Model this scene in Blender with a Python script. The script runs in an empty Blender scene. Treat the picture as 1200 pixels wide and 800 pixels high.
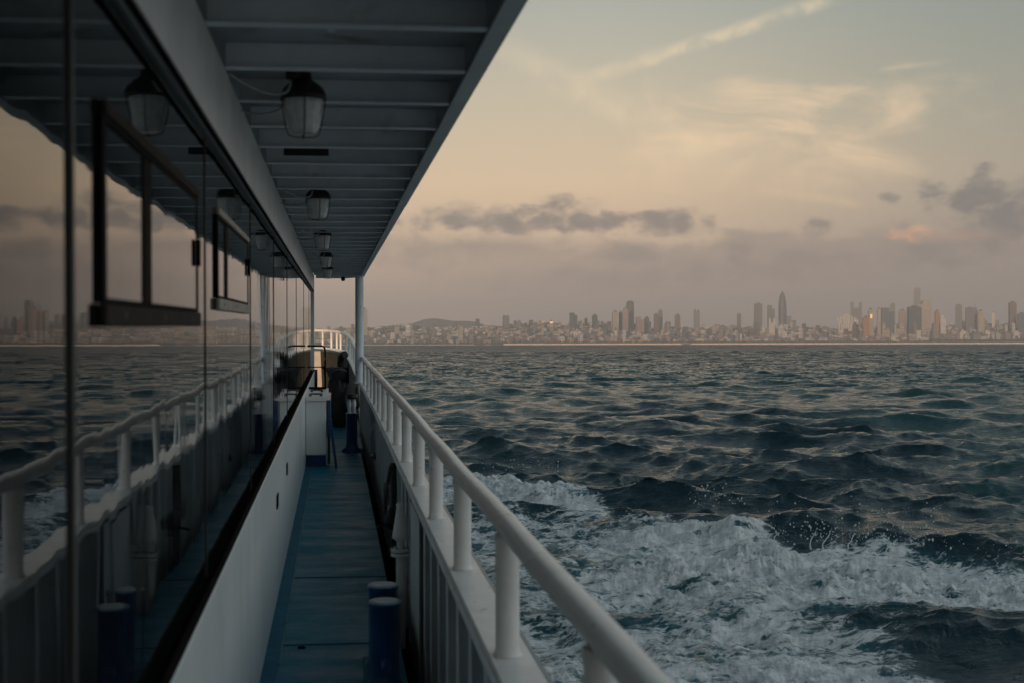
import bpy, bmesh, math, random
import numpy as np
from mathutils import Matrix, Vector, noise as mnoise

random.seed(7)
R = math.radians
scene = bpy.context.scene
COL = scene.collection

# ------------------------------------------------------------------ camera
EYE = 3.0                     # metres above the water
YAW = R(5.0)                  # camera turned to starboard of the boat's axis
FPX, PU, PV = 1400.0, 515.5, 403.5
cam = bpy.data.cameras.new("camera")
cam.sensor_width = 36.0
cam.lens = 42.0
cam.shift_x = (600 - PU) / 1200
cam.shift_y = (PV - 400) / 1200
cam.clip_start, cam.clip_end = 0.05, 60000
cam.dof.use_dof = True
cam.dof.focus_distance = 26.0
cam.dof.aperture_fstop = 4.0
camo = bpy.data.objects.new("camera", cam)
COL.objects.link(camo)
camo.location = (0, 0, EYE)
camo.rotation_euler = (R(90), R(0.12), -YAW)
scene.camera = camo
scene.render.resolution_x, scene.render.resolution_y = 1024, 682

# boat frame -> world: the bow is trimmed up a little
TRIM = R(0.92)
B = Matrix.Translation((0, 0, EYE)) @ Matrix.Rotation(TRIM, 4, 'X')

def far_pos(u, d, v=None):
    """world point seen from the deck in a measured bearing, at distance d"""
    s = (u - PU) / FPX * d
    x = math.sin(YAW) * d + math.cos(YAW) * s
    y = math.cos(YAW) * d - math.sin(YAW) * s
    z = 0 if v is None else EYE + (PV - v) / FPX * d
    return x, y, z

# ------------------------------------------------------------------ render / exposure
scene.view_settings.view_transform = 'Standard'
scene.view_settings.look = 'None'
scene.view_settings.exposure = 0.0
scene.view_settings.gamma = 1.0
scene.view_settings.use_curve_mapping = False
scene.cycles.use_denoising = True
scene.cycles.max_bounces = 8
scene.cycles.diffuse_bounces = 4
scene.cycles.glossy_bounces = 4
scene.cycles.volume_bounces = 0
scene.cycles.sample_clamp_indirect = 4

# ------------------------------------------------------------------ node helper
class NT:
    def __init__(s, nt):
        s.nt = nt
        nt.nodes.clear()
    def n(s, t, **kw):
        nd = s.nt.nodes.new(t)
        ins = kw.pop('ins', {})
        for k, v in kw.items():
            setattr(nd, k, v)
        for k, v in ins.items():
            if isinstance(v, bpy.types.NodeSocket):
                s.nt.links.new(v, nd.inputs[k])
            else:
                nd.inputs[k].default_value = v
        return nd
    def m(s, op, a, b=None, c=None, clamp=False):
        nd = s.nt.nodes.new('ShaderNodeMath')
        nd.operation = op
        nd.use_clamp = clamp
        for i, v in enumerate((a, b, c)):
            if v is None: continue
            if isinstance(v, bpy.types.NodeSocket): s.nt.links.new(v, nd.inputs[i])
            else: nd.inputs[i].default_value = v
        return nd.outputs[0]
    def mix(s, f, a, b, mode='MIX'):
        nd = s.nt.nodes.new('ShaderNodeMix')
        nd.data_type = 'RGBA'; nd.blend_type = mode
        for i, v in ((0, f), (6, a), (7, b)):
            if isinstance(v, bpy.types.NodeSocket): s.nt.links.new(v, nd.inputs[i])
            else: nd.inputs[i].default_value = v if i == 0 else (tuple(v) + (1,))[:4]
        return nd.outputs[2]
    def sm(s, v, lo, hi, a=0.0, b=1.0):
        nd = s.nt.nodes.new('ShaderNodeMapRange')
        nd.interpolation_type = 'SMOOTHSTEP'
        s.nt.links.new(v, nd.inputs[0])
        nd.inputs[1].default_value = lo; nd.inputs[2].default_value = hi
        nd.inputs[3].default_value = a; nd.inputs[4].default_value = b
        return nd.outputs[0]
    def ramp(s, fac, stops, interp='LINEAR'):
        nd = s.nt.nodes.new('ShaderNodeValToRGB')
        cr = nd.color_ramp; cr.interpolation = interp
        while len(cr.elements) < len(stops): cr.elements.new(0.5)
        for e, (p, c) in zip(cr.elements, stops):
            e.position = p; e.color = (tuple(c) + (1,))[:4] if not isinstance(c, float) else (c, c, c, 1)
        s.nt.links.new(fac, nd.inputs[0])
        return nd.outputs[0]
    def noise(s, vec, scale, detail=4, rough=0.5, dist=0.0, dim='3D'):
        nd = s.n('ShaderNodeTexNoise', noise_dimensions=dim)
        nd.inputs['Scale'].default_value = scale
        nd.inputs['Detail'].default_value = detail
        nd.inputs['Roughness'].default_value = rough
        nd.inputs['Distortion'].default_value = dist
        if vec is not None: s.nt.links.new(vec, nd.inputs['Vector'])
        return nd.outputs['Fac']
    def link(s, a, b): s.nt.links.new(a, b)

# ------------------------------------------------------------------ sky
SUN_EL, SUN_AZ = R(5.0), R(205.0)        # azimuth clockwise from +Y: low, astern on the port quarter
world = bpy.data.worlds.new("World")
scene.world = world
world.use_nodes = True
w = NT(world.node_tree)
sky = w.n('ShaderNodeTexSky', sky_type='NISHITA', sun_disc=False, sun_elevation=SUN_EL,
          sun_rotation=SUN_AZ, altitude=0.0, air_density=1.6, dust_density=3.0, ozone_density=2.0)
tc = w.n('ShaderNodeTexCoord')
sep = w.n('ShaderNodeSeparateXYZ', ins={0: tc.outputs['Generated']})
X_, Y_, Z_ = sep.outputs
az = w.m('MULTIPLY', w.m('ARCTAN2', X_, Y_), 180 / math.pi)          # degrees, 0 = ahead
el = w.m('MULTIPLY', w.m('ARCSINE', Z_), 180 / math.pi)
def az_of(u): return 5.0 + math.degrees(math.atan((u - PU) / FPX))
def el_of(u, v): return math.degrees(math.atan((PV - v) / FPX * math.cos(math.atan((u - PU) / FPX))))
comb = w.n('ShaderNodeCombineXYZ', ins={0: w.m('MULTIPLY', az, 0.1), 1: w.m('MULTIPLY', el, 0.1), 2: 0.0}).outputs[0]
squash = w.n('ShaderNodeCombineXYZ', ins={0: w.m('MULTIPLY', az, 0.1), 1: w.m('MULTIPLY', el, 0.22), 2: 3.7}).outputs[0]
elf = w.m('MULTIPLY', w.m('ADD', el, 2.0), 1 / 92.0, clamp=True)
def ep(e): return (e + 2) / 92.0
warm = w.ramp(elf, [(0.0, (.20, .155, .130)), (ep(1.5), (.34, .260, .205)), (ep(4.0), (.41, .300, .225)), (ep(7.5), (.50, .365, .245)),
                    (ep(11), (.40, .335, .245)), (ep(16.5), (.255, .268, .240)), (ep(26), (.140, .175, .185)), (ep(42), (.075, .115, .145)), (1.0, (.055, .095, .130))])
cool = w.ramp(elf, [(0.0, (.12, .105, .098)), (ep(1.5), (.175, .155, .140)), (ep(4.0), (.21, .175, .155)), (ep(7.5), (.27, .23, .185)),
                    (ep(11), (.215, .21, .175)), (ep(16.5), (.145, .175, .170)), (ep(26), (.105, .145, .160)), (ep(42), (.070, .110, .140)), (1.0, (.055, .095, .130))])
azf = w.sm(w.m('ABSOLUTE', w.m('ADD', az, -4.0)), 7.0, 30.0)
grad = w.mix(azf, warm, cool)
# high thin cirrus, warm lit
n1 = w.noise(squash, 1.6, 6, 0.6, 0.6)
n2 = w.noise(comb, 7.0, 6, 0.6, 0.3)
def streak(u0, v0, u1, v1, wid):
    a0, e0, a1, e1 = az_of(u0), el_of(u0, v0), az_of(u1), el_of(u1, v1)
    L = math.hypot(a1 - a0, e1 - e0); tx, ty = (a1 - a0) / L, (e1 - e0) / L
    da = w.m('SUBTRACT', az, a0); de = w.m('SUBTRACT', el, e0)
    al = w.m('DIVIDE', w.m('ADD', w.m('MULTIPLY', da, tx), w.m('MULTIPLY', de, ty)), L)
    ac = w.m('ADD', w.m('MULTIPLY', da, -ty), w.m('MULTIPLY', de, tx))
    ac = w.m('ADD', ac, w.m('MULTIPLY', w.m('SUBTRACT', n2, 0.5), wid * 1.1))
    q = w.sm(w.m('ABSOLUTE', ac), 0.0, wid, 1, 0)
    ends = w.m('MULTIPLY', w.sm(al, -0.1, 0.3), w.sm(al, 0.85, 1.1, 1, 0))
    return w.m('MULTIPLY', w.m('MULTIPLY', q, ends), w.sm(n2, 0.25, 0.7))
def blob(u, v, wu, hv, nz, k, lo=0.0, hi=0.5):
    a0, e0 = az_of(u), el_of(u, v)
    wa = abs(az_of(u + wu) - a0); he = hv / FPX * 57.3
    qa = w.m('POWER', w.m('ABSOLUTE', w.m('DIVIDE', w.m('SUBTRACT', az, a0), wa)), 2.0)
    qe = w.m('POWER', w.m('ABSOLUTE', w.m('DIVIDE', w.m('SUBTRACT', el, e0), he)), 2.0)
    f = w.m('SUBTRACT', 1.0, w.m('ADD', qa, qe))
    f = w.m('ADD', f, w.m('MULTIPLY', w.m('SUBTRACT', nz, 0.5), k))
    return w.sm(f, lo, hi)
c = grad
cir = w.m('MULTIPLY', blob(925, 155, 230, 75, n1, 4.0, 0.0, 1.4), w.sm(n1, 0.30, 0.62))
c = w.mix(w.m('MULTIPLY', cir, 0.75), c, (.58, .42, .275))
c = w.mix(w.m('MULTIPLY', streak(640, 105, 985, -5, 0.50), 0.7), c, (.56, .44, .29))
c = w.mix(w.m('MULTIPLY', streak(560, 40, 860, 190, 1.1), 0.4), c, (.56, .44, .29))
c = w.mix(w.m('MULTIPLY', streak(760, 158, 1010, 175, 0.5), 0.5), c, (.58, .42, .27))
c = w.mix(w.m('MULTIPLY', streak(860, 218, 1010, 240, 0.35), 0.55), c, (.50, .36, .235))
# general broken cover over the rest of the sky
rest = w.m('MULTIPLY', w.sm(n1, 0.45, 0.75), w.sm(el, 14.0, 30.0))
c = w.mix(w.m('MULTIPLY', rest, 0.30), c, (.13, .13, .125))
# low bank
n3 = w.noise(w.n('ShaderNodeCombineXYZ', ins={0: w.m('MULTIPLY', az, 0.1), 1: w.m('MULTIPLY', el, 0.15), 2: 1.3}).outputs[0], 8.0, 8, 0.58, 0.1)
nn = w.m('ADD', w.m('MULTIPLY', n1, 0.6), w.m('MULTIPLY', n3, 0.4))
bank = w.m('MULTIPLY', w.sm(w.m('ADD', el, w.m('MULTIPLY', w.m('SUBTRACT', nn, 0.5), 5.5)), 4.4, 5.3, 1, 0), w.sm(az, -3.0, 16.0, 0.25, 1.0))
c = w.mix(w.m('MULTIPLY', bank, 0.68), c, (.205, .165, .150))
grey, dark = (.175, .145, .135), (.125, .115, .118)
for (u, v, wu, hv, op, col) in [
        (650, 262, 200, 9, .85, grey), (575, 256, 118, 13, .80, grey), (662, 250, 44, 15, .85, grey), (795, 262, 56, 13, .85, grey), (720, 258, 60, 8, .6, grey),
        (735, 299, 46, 11, .65, grey), (505, 293, 80, 18, .45, grey), (690, 330, 200, 12, .25, grey),
        (1185, 250, 90, 26, .95, dark), (1195, 262, 70, 16, .9, dark), (1010, 302, 170, 12, .5, grey), (600, 288, 130, 10, .4, grey), (880, 318, 220, 13, .45, grey), (1150, 228, 30, 22, .75, dark), (1092, 220, 22, 7, .7, dark), (1040, 232, 12, 6, .6, dark),
        (957, 268, 17, 10, .65, dark), (870, 290, 30, 14, .35, dark), (1120, 292, 110, 15, .4, dark),
        (1065, 272, 28, 9, .85, (.52, .27, .17)), (1110, 278, 70, 6, .4, (.36, .21, .15)),
        (300, 262, 130, 20, .6, grey), (150, 290, 160, 20, .5, grey), (1500, 250, 200, 30, .7, dark)]:
    c = w.mix(w.m('MULTIPLY', blob(u, v, wu * 1.25, hv * 1.55, n3, 3.0 if wu > 40 else 4.4, 0.0, 1.5), min(1, op * 1.2)), c, col)
beam = w.m('MULTIPLY', w.m('MULTIPLY', w.sm(az, 36.0, 75.0), w.sm(az, 130.0, 170.0, 1, 0)), w.m('MULTIPLY', w.sm(el, -.5, 6.0), w.sm(el, 35.0, 70.0, 1, 0)))  # unseen starboard sky brightened as added fill for walkway, wall and rail
c = w.mix(w.m('MULTIPLY', beam, .8), c, (.50, .57, .62))
below = w.sm(el, -1.2, -0.2, 1, 0)
c = w.mix(below, c, (.06, .065, .065))
nis = w.n('ShaderNodeVectorMath', operation='SCALE', ins={0: sky.outputs[0], 'Scale': 0.10}).outputs[0]
full = w.mix(0.12, c, nis)
bg = w.n('ShaderNodeBackground', ins={'Color': full, 'Strength': 1.75})
out = w.n('ShaderNodeOutputWorld', ins={'Surface': bg.outputs[0]})
world.cycles.sampling_method = 'MANUAL'
world.cycles.sample_map_resolution = 1024

# ------------------------------------------------------------------ sun
sl = bpy.data.lights.new("sun", 'SUN')
sl.energy = 3.0
sl.angle = R(0.6)
sl.color = (1.0, 0.66, 0.42)
so = bpy.data.objects.new("sun", sl)
COL.objects.link(so)
sdir = Vector((math.sin(SUN_AZ) * math.cos(SUN_EL), math.cos(SUN_AZ) * math.cos(SUN_EL), math.sin(SUN_EL)))
so.rotation_euler = sdir.to_track_quat('Z', 'Y').to_euler()
so.location = (0, 0, 50)

# ------------------------------------------------------------------ materials
def mat(name, col, rough=0.5, metal=0.0, var=0.0, vscale=6.0, bump=0.0, bscale=40.0, spec=None, ior=1.45,
        dirt=None, dscale=3.0, dlo=.55, dhi=.75, stretch=(1, 1, 1), rvar=0.0, bdist=0.002):
    m = bpy.data.materials.new(name); m.use_nodes = True
    t = NT(m.node_tree)
    tcn = t.n('ShaderNodeTexCoord')
    mp = t.n('ShaderNodeMapping', ins={0: tcn.outputs['Object']}); mp.inputs['Scale'].default_value = stretch
    vec = mp.outputs[0]
    p = t.n('ShaderNodeBsdfPrincipled')
    colr = None
    nv = t.noise(vec, vscale, 6, 0.6)
    base = t.mix(w_clamp(t, nv, 0.3, 0.7), tuple(x * (1 - var) for x in col), tuple(min(1, x * (1 + var)) for x in col))
    if dirt:
        nd = t.noise(vec, dscale, 8, 0.65, 0.4)
        base = t.mix(w_clamp(t, nd, dlo, dhi), base, dirt)
    t.link(base, p.inputs['Base Color'])
    if rvar:
        rr = t.m('ADD', rough - rvar, t.m('MULTIPLY', t.noise(vec, vscale * 2.3, 5, 0.6), 2 * rvar), clamp=True)
        t.link(rr, p.inputs['Roughness'])
    else:
        p.inputs['Roughness'].default_value = rough
    p.inputs['Metallic'].default_value = metal
    p.inputs['IOR'].default_value = ior
    if bump:
        bn = t.noise(vec, bscale, 5, 0.55)
        bp = t.n('ShaderNodeBump', ins={'Height': bn, 'Strength': bump, 'Distance': bdist})
        t.link(bp.outputs[0], p.inputs['Normal'])
    t.n('ShaderNodeOutputMaterial', ins={'Surface': p.outputs[0]})
    return m
def w_clamp(t, v, lo, hi):
    return t.sm(v, lo, hi)

M = {}
M['white'] = mat('white_paint', (.70, .70, .68), .42, var=.08, vscale=3, dirt=(.36, .31, .25), dscale=5, dlo=.60, dhi=.78, bump=.35, bscale=25, rvar=.08)
M['rail'] = mat('rail_paint', (.76, .73, .68), .36, var=.07, vscale=8, dirt=(.24, .15, .09), dscale=17, dlo=.63, dhi=.70, bump=.8, bscale=45, rvar=.1)
M['panel'] = mat('panel_paint', (.70, .72, .70), .30, var=.05, vscale=1.2, dirt=(.50, .52, .50), dscale=2.2, dlo=.5, dhi=.8, bump=.25, bscale=6, stretch=(1, 1, .25), rvar=.06, bdist=.004)
M['ceil'] = mat('ceiling_paint', (.74, .79, .82), .45, var=.10, vscale=2.5, dirt=(.50, .50, .47), dscale=4, dlo=.55, dhi=.75, bump=.3, bscale=18)
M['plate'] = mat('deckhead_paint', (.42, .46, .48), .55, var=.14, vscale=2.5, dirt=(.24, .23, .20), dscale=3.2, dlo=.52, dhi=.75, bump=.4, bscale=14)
M['frame'] = mat('bulwark_paint', (.62, .66, .67), .45, var=.10, vscale=3, dirt=(.26, .20, .14), dscale=6, dlo=.60, dhi=.75, bump=.3, bscale=20)
M['black'] = mat('black_rubber', (.012, .012, .013), .5, bump=.3, bscale=60)
M['wframe'] = mat('black_aluminium', (.007, .007, .008), .65, ior=1.3)
M['sill'] = mat('weathered_sill', (.26, .23, .20), .5, var=.2, vscale=14, dirt=(.10, .08, .06), dscale=12, bump=.4, bscale=40)
M['brownsill'] = mat('brown_sill', (.022, .019, .016), .65, var=.2, vscale=14, bump=.4, bscale=40)
M['trim'] = mat('dark_trim', (.008, .007, .007), .8, ior=1.15, var=.3, vscale=10, bump=.4, bscale=30)
M['seam'] = mat('grey_seam', (.07, .07, .065), .5)
for k_ in ('trim', 'wframe', 'brownsill'):
    next(n_ for n_ in M[k_].node_tree.nodes if n_.type == 'BSDF_PRINCIPLED').inputs['Specular IOR Level'].default_value = .06
M['navy'] = mat('navy_paint', (.012, .045, .13), .32, var=.25, vscale=8, dirt=(.03, .07, .10), dscale=12, bump=.3, bscale=40, rvar=.08)
M['bolltop'] = mat('worn_blue_grey', (.13, .20, .24), .4, var=.3, vscale=20, dirt=(.06, .08, .08), dscale=30, bump=.3, bscale=60)
M['gutter'] = mat('gutter_paint', (.006, .010, .013), .95, ior=1.2, bump=.3, bscale=30)
M['lampmetal'] = mat('blackened_bronze', (.035, .030, .026), .45, metal=.6, var=.3, vscale=30)
M['lampglass'] = mat('ribbed_lamp_glass', (.62, .64, .64), .10, var=.2, vscale=20, ior=1.5)
M['cable'] = mat('painted_cable', (.36, .38, .38), .5)
M['tarp'] = mat('black_tarpaulin', (.014, .014, .014), .6, var=.4, vscale=6, bump=.8, bscale=10, bdist=.02)
M['steel'] = mat('dull_steel', (.10, .10, .10), .4, metal=.7, var=.3, vscale=20)
M['teal_strip'] = mat('teal_strip', (.002, .10, .16), .6, ior=1.25, var=.25, vscale=6, bump=.3, bscale=30)
M['chalk'] = mat('pale_sealant', (.14, .24, .26), .6, var=.4, vscale=20)

# ---- polished dark cabin panels (tinted, lightly buckled sheet)
def panel_mat(name, k, wob, base=(.006, .007, .008), ior=2.0):
    m = bpy.data.materials.new(name); m.use_nodes = True
    t = NT(m.node_tree)
    tcn = t.n('ShaderNodeTexCoord')
    g = tcn.outputs['Object']
    mp = t.n('ShaderNodeMapping', ins={0: g}); mp.inputs['Scale'].default_value = (1, 2.2, .55); mp.inputs['Location'].default_value = (k, k * 3, k)
    h1 = t.noise(mp.outputs[0], 1.5, 2, .5)
    mp2 = t.n('ShaderNodeMapping', ins={0: g}); mp2.inputs['Scale'].default_value = (1, 1.0, .35)
    h2 = t.noise(mp2.outputs[0], 9.0, 2, .5)
    h = t.m('ADD', t.m('MULTIPLY', h1, 1.0), t.m('MULTIPLY', h2, .13))
    bp = t.n('ShaderNodeBump', ins={'Height': h, 'Strength': 1.0, 'Distance': wob})
    p = t.n('ShaderNodeBsdfPrincipled', ins={'Base Color': base + (1,), 'IOR': ior, 'Normal': bp.outputs[0]})
    sm = t.noise(g, 5.0, 6, .65)
    t.link(t.m('ADD', .012, t.m('MULTIPLY', t.sm(sm, .5, .8), .05)), p.inputs['Roughness'])
    t.n('ShaderNodeOutputMaterial', ins={'Surface': p.outputs[0]})
    return m
M['mirror'] = panel_mat('dark_polished_panel', 0.0, .00125, ior=1.66)
M['pane'] = panel_mat('dark_window_glass', 4.0, .0008, (.008, .009, .010), 1.75)

# ---- wet painted deck
def deck_mat():
    m = bpy.data.materials.new('teal_deck_paint'); m.use_nodes = True
    t = NT(m.node_tree)
    g = t.n('ShaderNodeTexCoord').outputs['Object']
    big = t.noise(g, 1.3, 7, .62, .6)
    mid = t.noise(g, 7.0, 8, .65, .3)
    fine = t.noise(g, 90.0, 4, .6)
    base = t.mix(t.sm(big, .35, .65), (.001, .110, .165), (.002, .135, .200))
    base = t.mix(t.m('MULTIPLY', t.sm(mid, .55, .80), .35), base, (.028, .145, .175))
    base = t.mix(t.m('MULTIPLY', t.sm(t.noise(g, 26, 5, .6), .68, .74), .7), base, (.02, .03, .03))
    p = t.n('ShaderNodeBsdfPrincipled', ins={'Base Color': base, 'IOR': 1.4})
    ms = t.n('ShaderNodeMapping', ins={0: g}); ms.inputs['Scale'].default_value = (.7, 1.6, 1)
    wet = t.sm(t.noise(ms.outputs[0], 2.6, 10, .75, .1), .25, .80)
    t.link(t.m('SUBTRACT', .60, t.m('MULTIPLY', wet, .26)), p.inputs['Roughness'])
    t.link(t.m('ADD', .06, t.m('MULTIPLY', wet, .36)), p.inputs['Specular IOR Level'])
    h = t.m('ADD', t.m('MULTIPLY', fine, .25), t.m('MULTIPLY', mid, 1.0))
    bp = t.n('ShaderNodeBump', ins={'Height': h, 'Strength': .7, 'Distance': .006})
    t.link(bp.outputs[0], p.inputs['Normal'])
    t.n('ShaderNodeOutputMaterial', ins={'Surface': p.outputs[0]})
    return m
M['deck'] = deck_mat()

# ------------------------------------------------------------------ mesh builder
class MB:
    def __init__(s): s.v = []; s.f = []; s.sm = []
    def add(s, vs, fs, smooth=False):
        o = len(s.v); s.v += [tuple(p) for p in vs]
        s.f += [tuple(i + o for i in f) for f in fs]; s.sm += [smooth] * len(fs); return s
    def box(s, x0, x1, y0, y1, z0, z1):
        return s.add([(x0, y0, z0), (x1, y0, z0), (x1, y1, z0), (x0, y1, z0), (x0, y0, z1), (x1, y0, z1), (x1, y1, z1), (x0, y1, z1)],
                     [(0, 3, 2, 1), (4, 5, 6, 7), (0, 1, 5, 4), (1, 2, 6, 5), (2, 3, 7, 6), (3, 0, 4, 7)])
    def cyl(s, x, y, z0, z1, r0, r1=None, n=20, sy=1.0):
        return s.lathe([(r0, z0), (r0 if r1 is None else r1, z1)], x, y, n, sy)
    def lathe(s, prof, x, y, n=24, sy=1.0, cap=True, z=0):
        vs = []; fs = []
        for (r, zz) in prof:
            for i in range(n):
                a = 2 * math.pi * i / n
                vs.append((x + r * math.cos(a), y + r * sy * math.sin(a), zz + z))
        for k in range(len(prof) - 1):
            for i in range(n):
                j = (i + 1) % n
                fs.append((k * n + i, k * n + j, (k + 1) * n + j, (k + 1) * n + i))
        s.add(vs, fs, True)
        if cap:
            s.add(vs[:n], [tuple(range(n))[::-1]]); s.add(vs[-n:], [tuple(range(n))])
        return s
    def sweep(s, pts, sect, smooth=True, cap=True, up=Vector((0, 0, 1))):
        """sect: list of (side, up) offsets; pts: list of Vector"""
        n = len(sect); vs = []; fs = []
        for i, p in enumerate(pts):
            p = Vector(p)
            a = Vector(pts[max(0, i - 1)]); b = Vector(pts[min(len(pts) - 1, i + 1)])
            t = (b - a).normalized()
            side = t.cross(up)
            if side.length < 1e-4: side = Vector((1, 0, 0))
            side.normalize(); u2 = side.cross(t).normalized()
            for (q, h) in sect: vs.append(p + side * q + u2 * h)
        for i in range(len(pts) - 1):
            for k in range(n):
                j = (k + 1) % n
                fs.append((i * n + k, i * n + j, (i + 1) * n + j, (i + 1) * n + k))
        s.add(vs, fs, smooth)
        if cap:
            s.add(vs[:n], [tuple(range(n))]); s.add(vs[-n:], [tuple(range(n))[::-1]])
        return s
    def tube(s, pts, r, n=10):
        return s.sweep(pts, [(r * math.cos(2 * math.pi * k / n), r * math.sin(2 * math.pi * k / n)) for k in range(n)], True)
    def mesh(s, name, m, origin=(0, 0, 0), recalc=True):
        me = bpy.data.meshes.new(name)
        o = Vector(origin)
        me.from_pydata([tuple(Vector(p) - o) for p in s.v], [], s.f)
        me.polygons.foreach_set('use_smooth', s.sm)
        if recalc:
            bm = bmesh.new(); bm.from_mesh(me); bmesh.ops.recalc_face_normals(bm, faces=bm.faces); bm.to_mesh(me); bm.free()
        me.materials.append(m)
        me.update()
        return me

def props(o, label=None, cat=None, group=None, kind=None):
    if label: o['label'] = label
    if cat: o['category'] = cat
    if group: o['group'] = group
    if kind: o['kind'] = kind
    return o
def root(name, loc, label, cat, group=None):
    """a thing on the boat: Empty at its base, in the boat's trim"""
    o = bpy.data.objects.new(name, None); COL.objects.link(o)
    o.empty_display_size = .1
    o.matrix_world = B @ Matrix.Translation(loc)
    o['_o'] = list(loc)
    return props(o, label, cat, group)
def part(name, mb, m, parent, bevel=0.0, label=None, origin=None, seg=2):
    org = list(parent['_o'])
    me = mb.mesh(name, m, org)
    o = bpy.data.objects.new(name, me); COL.objects.link(o)
    o.parent = parent
    o['_o'] = org
    if label: o['label'] = label
    if bevel:
        b = o.modifiers.new('bevel', 'BEVEL'); b.width = bevel; b.segments = seg; b.limit_method = 'ANGLE'; b.angle_limit = R(40)
        b.harden_normals = False
    return o
def solo(name, mb, m, loc=(0, 0, 0), label=None, cat=None, group=None, kind=None, bevel=0.0):
    """a thing of one mesh on the boat"""
    o = bpy.data.objects.new(name, mb.mesh(name, m, loc)); COL.objects.link(o)
    o.matrix_world = B @ Matrix.Translation(loc)
    if bevel:
        b = o.modifiers.new('bevel', 'BEVEL'); b.width = bevel; b.segments = 2; b.limit_method = 'ANGLE'; b.angle_limit = R(40)
    return props(o, label, cat, group, kind)
def catmull(P, n):
    P = [Vector(p) for p in P]; out = []
    for i in range(len(P) - 1):
        a = P[max(0, i - 1)]; b = P[i]; c_ = P[i + 1]; d = P[min(len(P) - 1, i + 2)]
        for k in range(n):
            t = k / n
            out.append(.5 * ((2 * b) + (c_ - a) * t + (2 * a - 5 * b + 4 * c_ - d) * t * t + (3 * b - a - 3 * c_ + d) * t ** 3))
    out.append(P[-1]); return out

# ================================================================== SEA
def rng_field(N, L, lmin, lmax, wind, amp, seed, spread=2.0, choppy=True):
    """periodic directional wave field: heights and choppy displacement, metres"""
    g = np.random.default_rng(seed)
    k1 = np.fft.fftfreq(N, d=L / N) * 2 * np.pi
    kx, ky = np.meshgrid(k1, k1, indexing='ij')
    k = np.hypot(kx, ky); k[0, 0] = 1e9
    lam = 2 * np.pi / k
    kp = 2 * np.pi / 9.0
    S = k ** -3.6 * np.exp(-0.8 * (kp / k) ** 2)
    cosd = (kx * math.sin(wind) + ky * math.cos(wind)) / k
    D = np.where(cosd > 0, np.abs(cosd) ** spread, 0.08 * np.abs(cosd) ** spread) + .02
    band = ((lam < lmax) & (lam >= lmin)).astype(float)
    A = np.sqrt(S * D) * band
    H = A * (g.normal(size=(N, N)) + 1j * g.normal(size=(N, N)))
    h = np.fft.ifft2(H).real * N * N
    dx = np.fft.ifft2(-1j * kx / k * H).real * N * N
    dy = np.fft.ifft2(-1j * ky / k * H).real * N * N
    s = amp / h.std()
    return (h * s, dx * s, dy * s, L, N)
def samp(F, idx, x, y, rot=0.0, ox=0.0, oy=0.0):
    L, N = F[3], F[4]
    c_, s_ = math.cos(rot), math.sin(rot)
    X = ((c_ * x - s_ * y + ox) / L * N) % N
    Y = ((s_ * x + c_ * y + oy) / L * N) % N
    i0 = np.floor(X).astype(int) % N; j0 = np.floor(Y).astype(int) % N
    fx = X - np.floor(X); fy = Y - np.floor(Y)
    fx = fx * fx * (3 - 2 * fx); fy = fy * fy * (3 - 2 * fy)
    i1 = (i0 + 1) % N; j1 = (j0 + 1) % N
    a = F[idx] if not isinstance(idx, np.ndarray) else idx
    return (a[i0, j0] * (1 - fx) + a[i1, j0] * fx) * (1 - fy) + (a[i0, j1] * (1 - fx) + a[i1, j1] * fx) * fy
def fract(N, seed, beta, lo=1):
    g = np.random.default_rng(seed)
    k1 = np.fft.fftfreq(N) * N
    kx, ky = np.meshgrid(k1, k1, indexing='ij'); k = np.hypot(kx, ky); k[0, 0] = 1e9
    H = k ** (-beta) * (k >= lo) * (g.normal(size=(N, N)) + 1j * g.normal(size=(N, N)))
    h = np.fft.ifft2(H).real; return h / h.std()

WA = rng_field(512, 173.0, 5.5, 30, R(200), .098, 11, 4.0)
WB = rng_field(512, 61.0, 1.5, 5.5, R(188), .112, 12, 2.2)
WC = rng_field(512, 17.0, .28, 1.5, R(180), .031, 13, 1.4)
FN = fract(512, 5, 1.9)           # lumpy foam relief
FN2 = fract(512, 6, 1.8, 3)
def fsamp(a, x, y, L): return samp((a, a, a, L, 512), 0, x, y)

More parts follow.
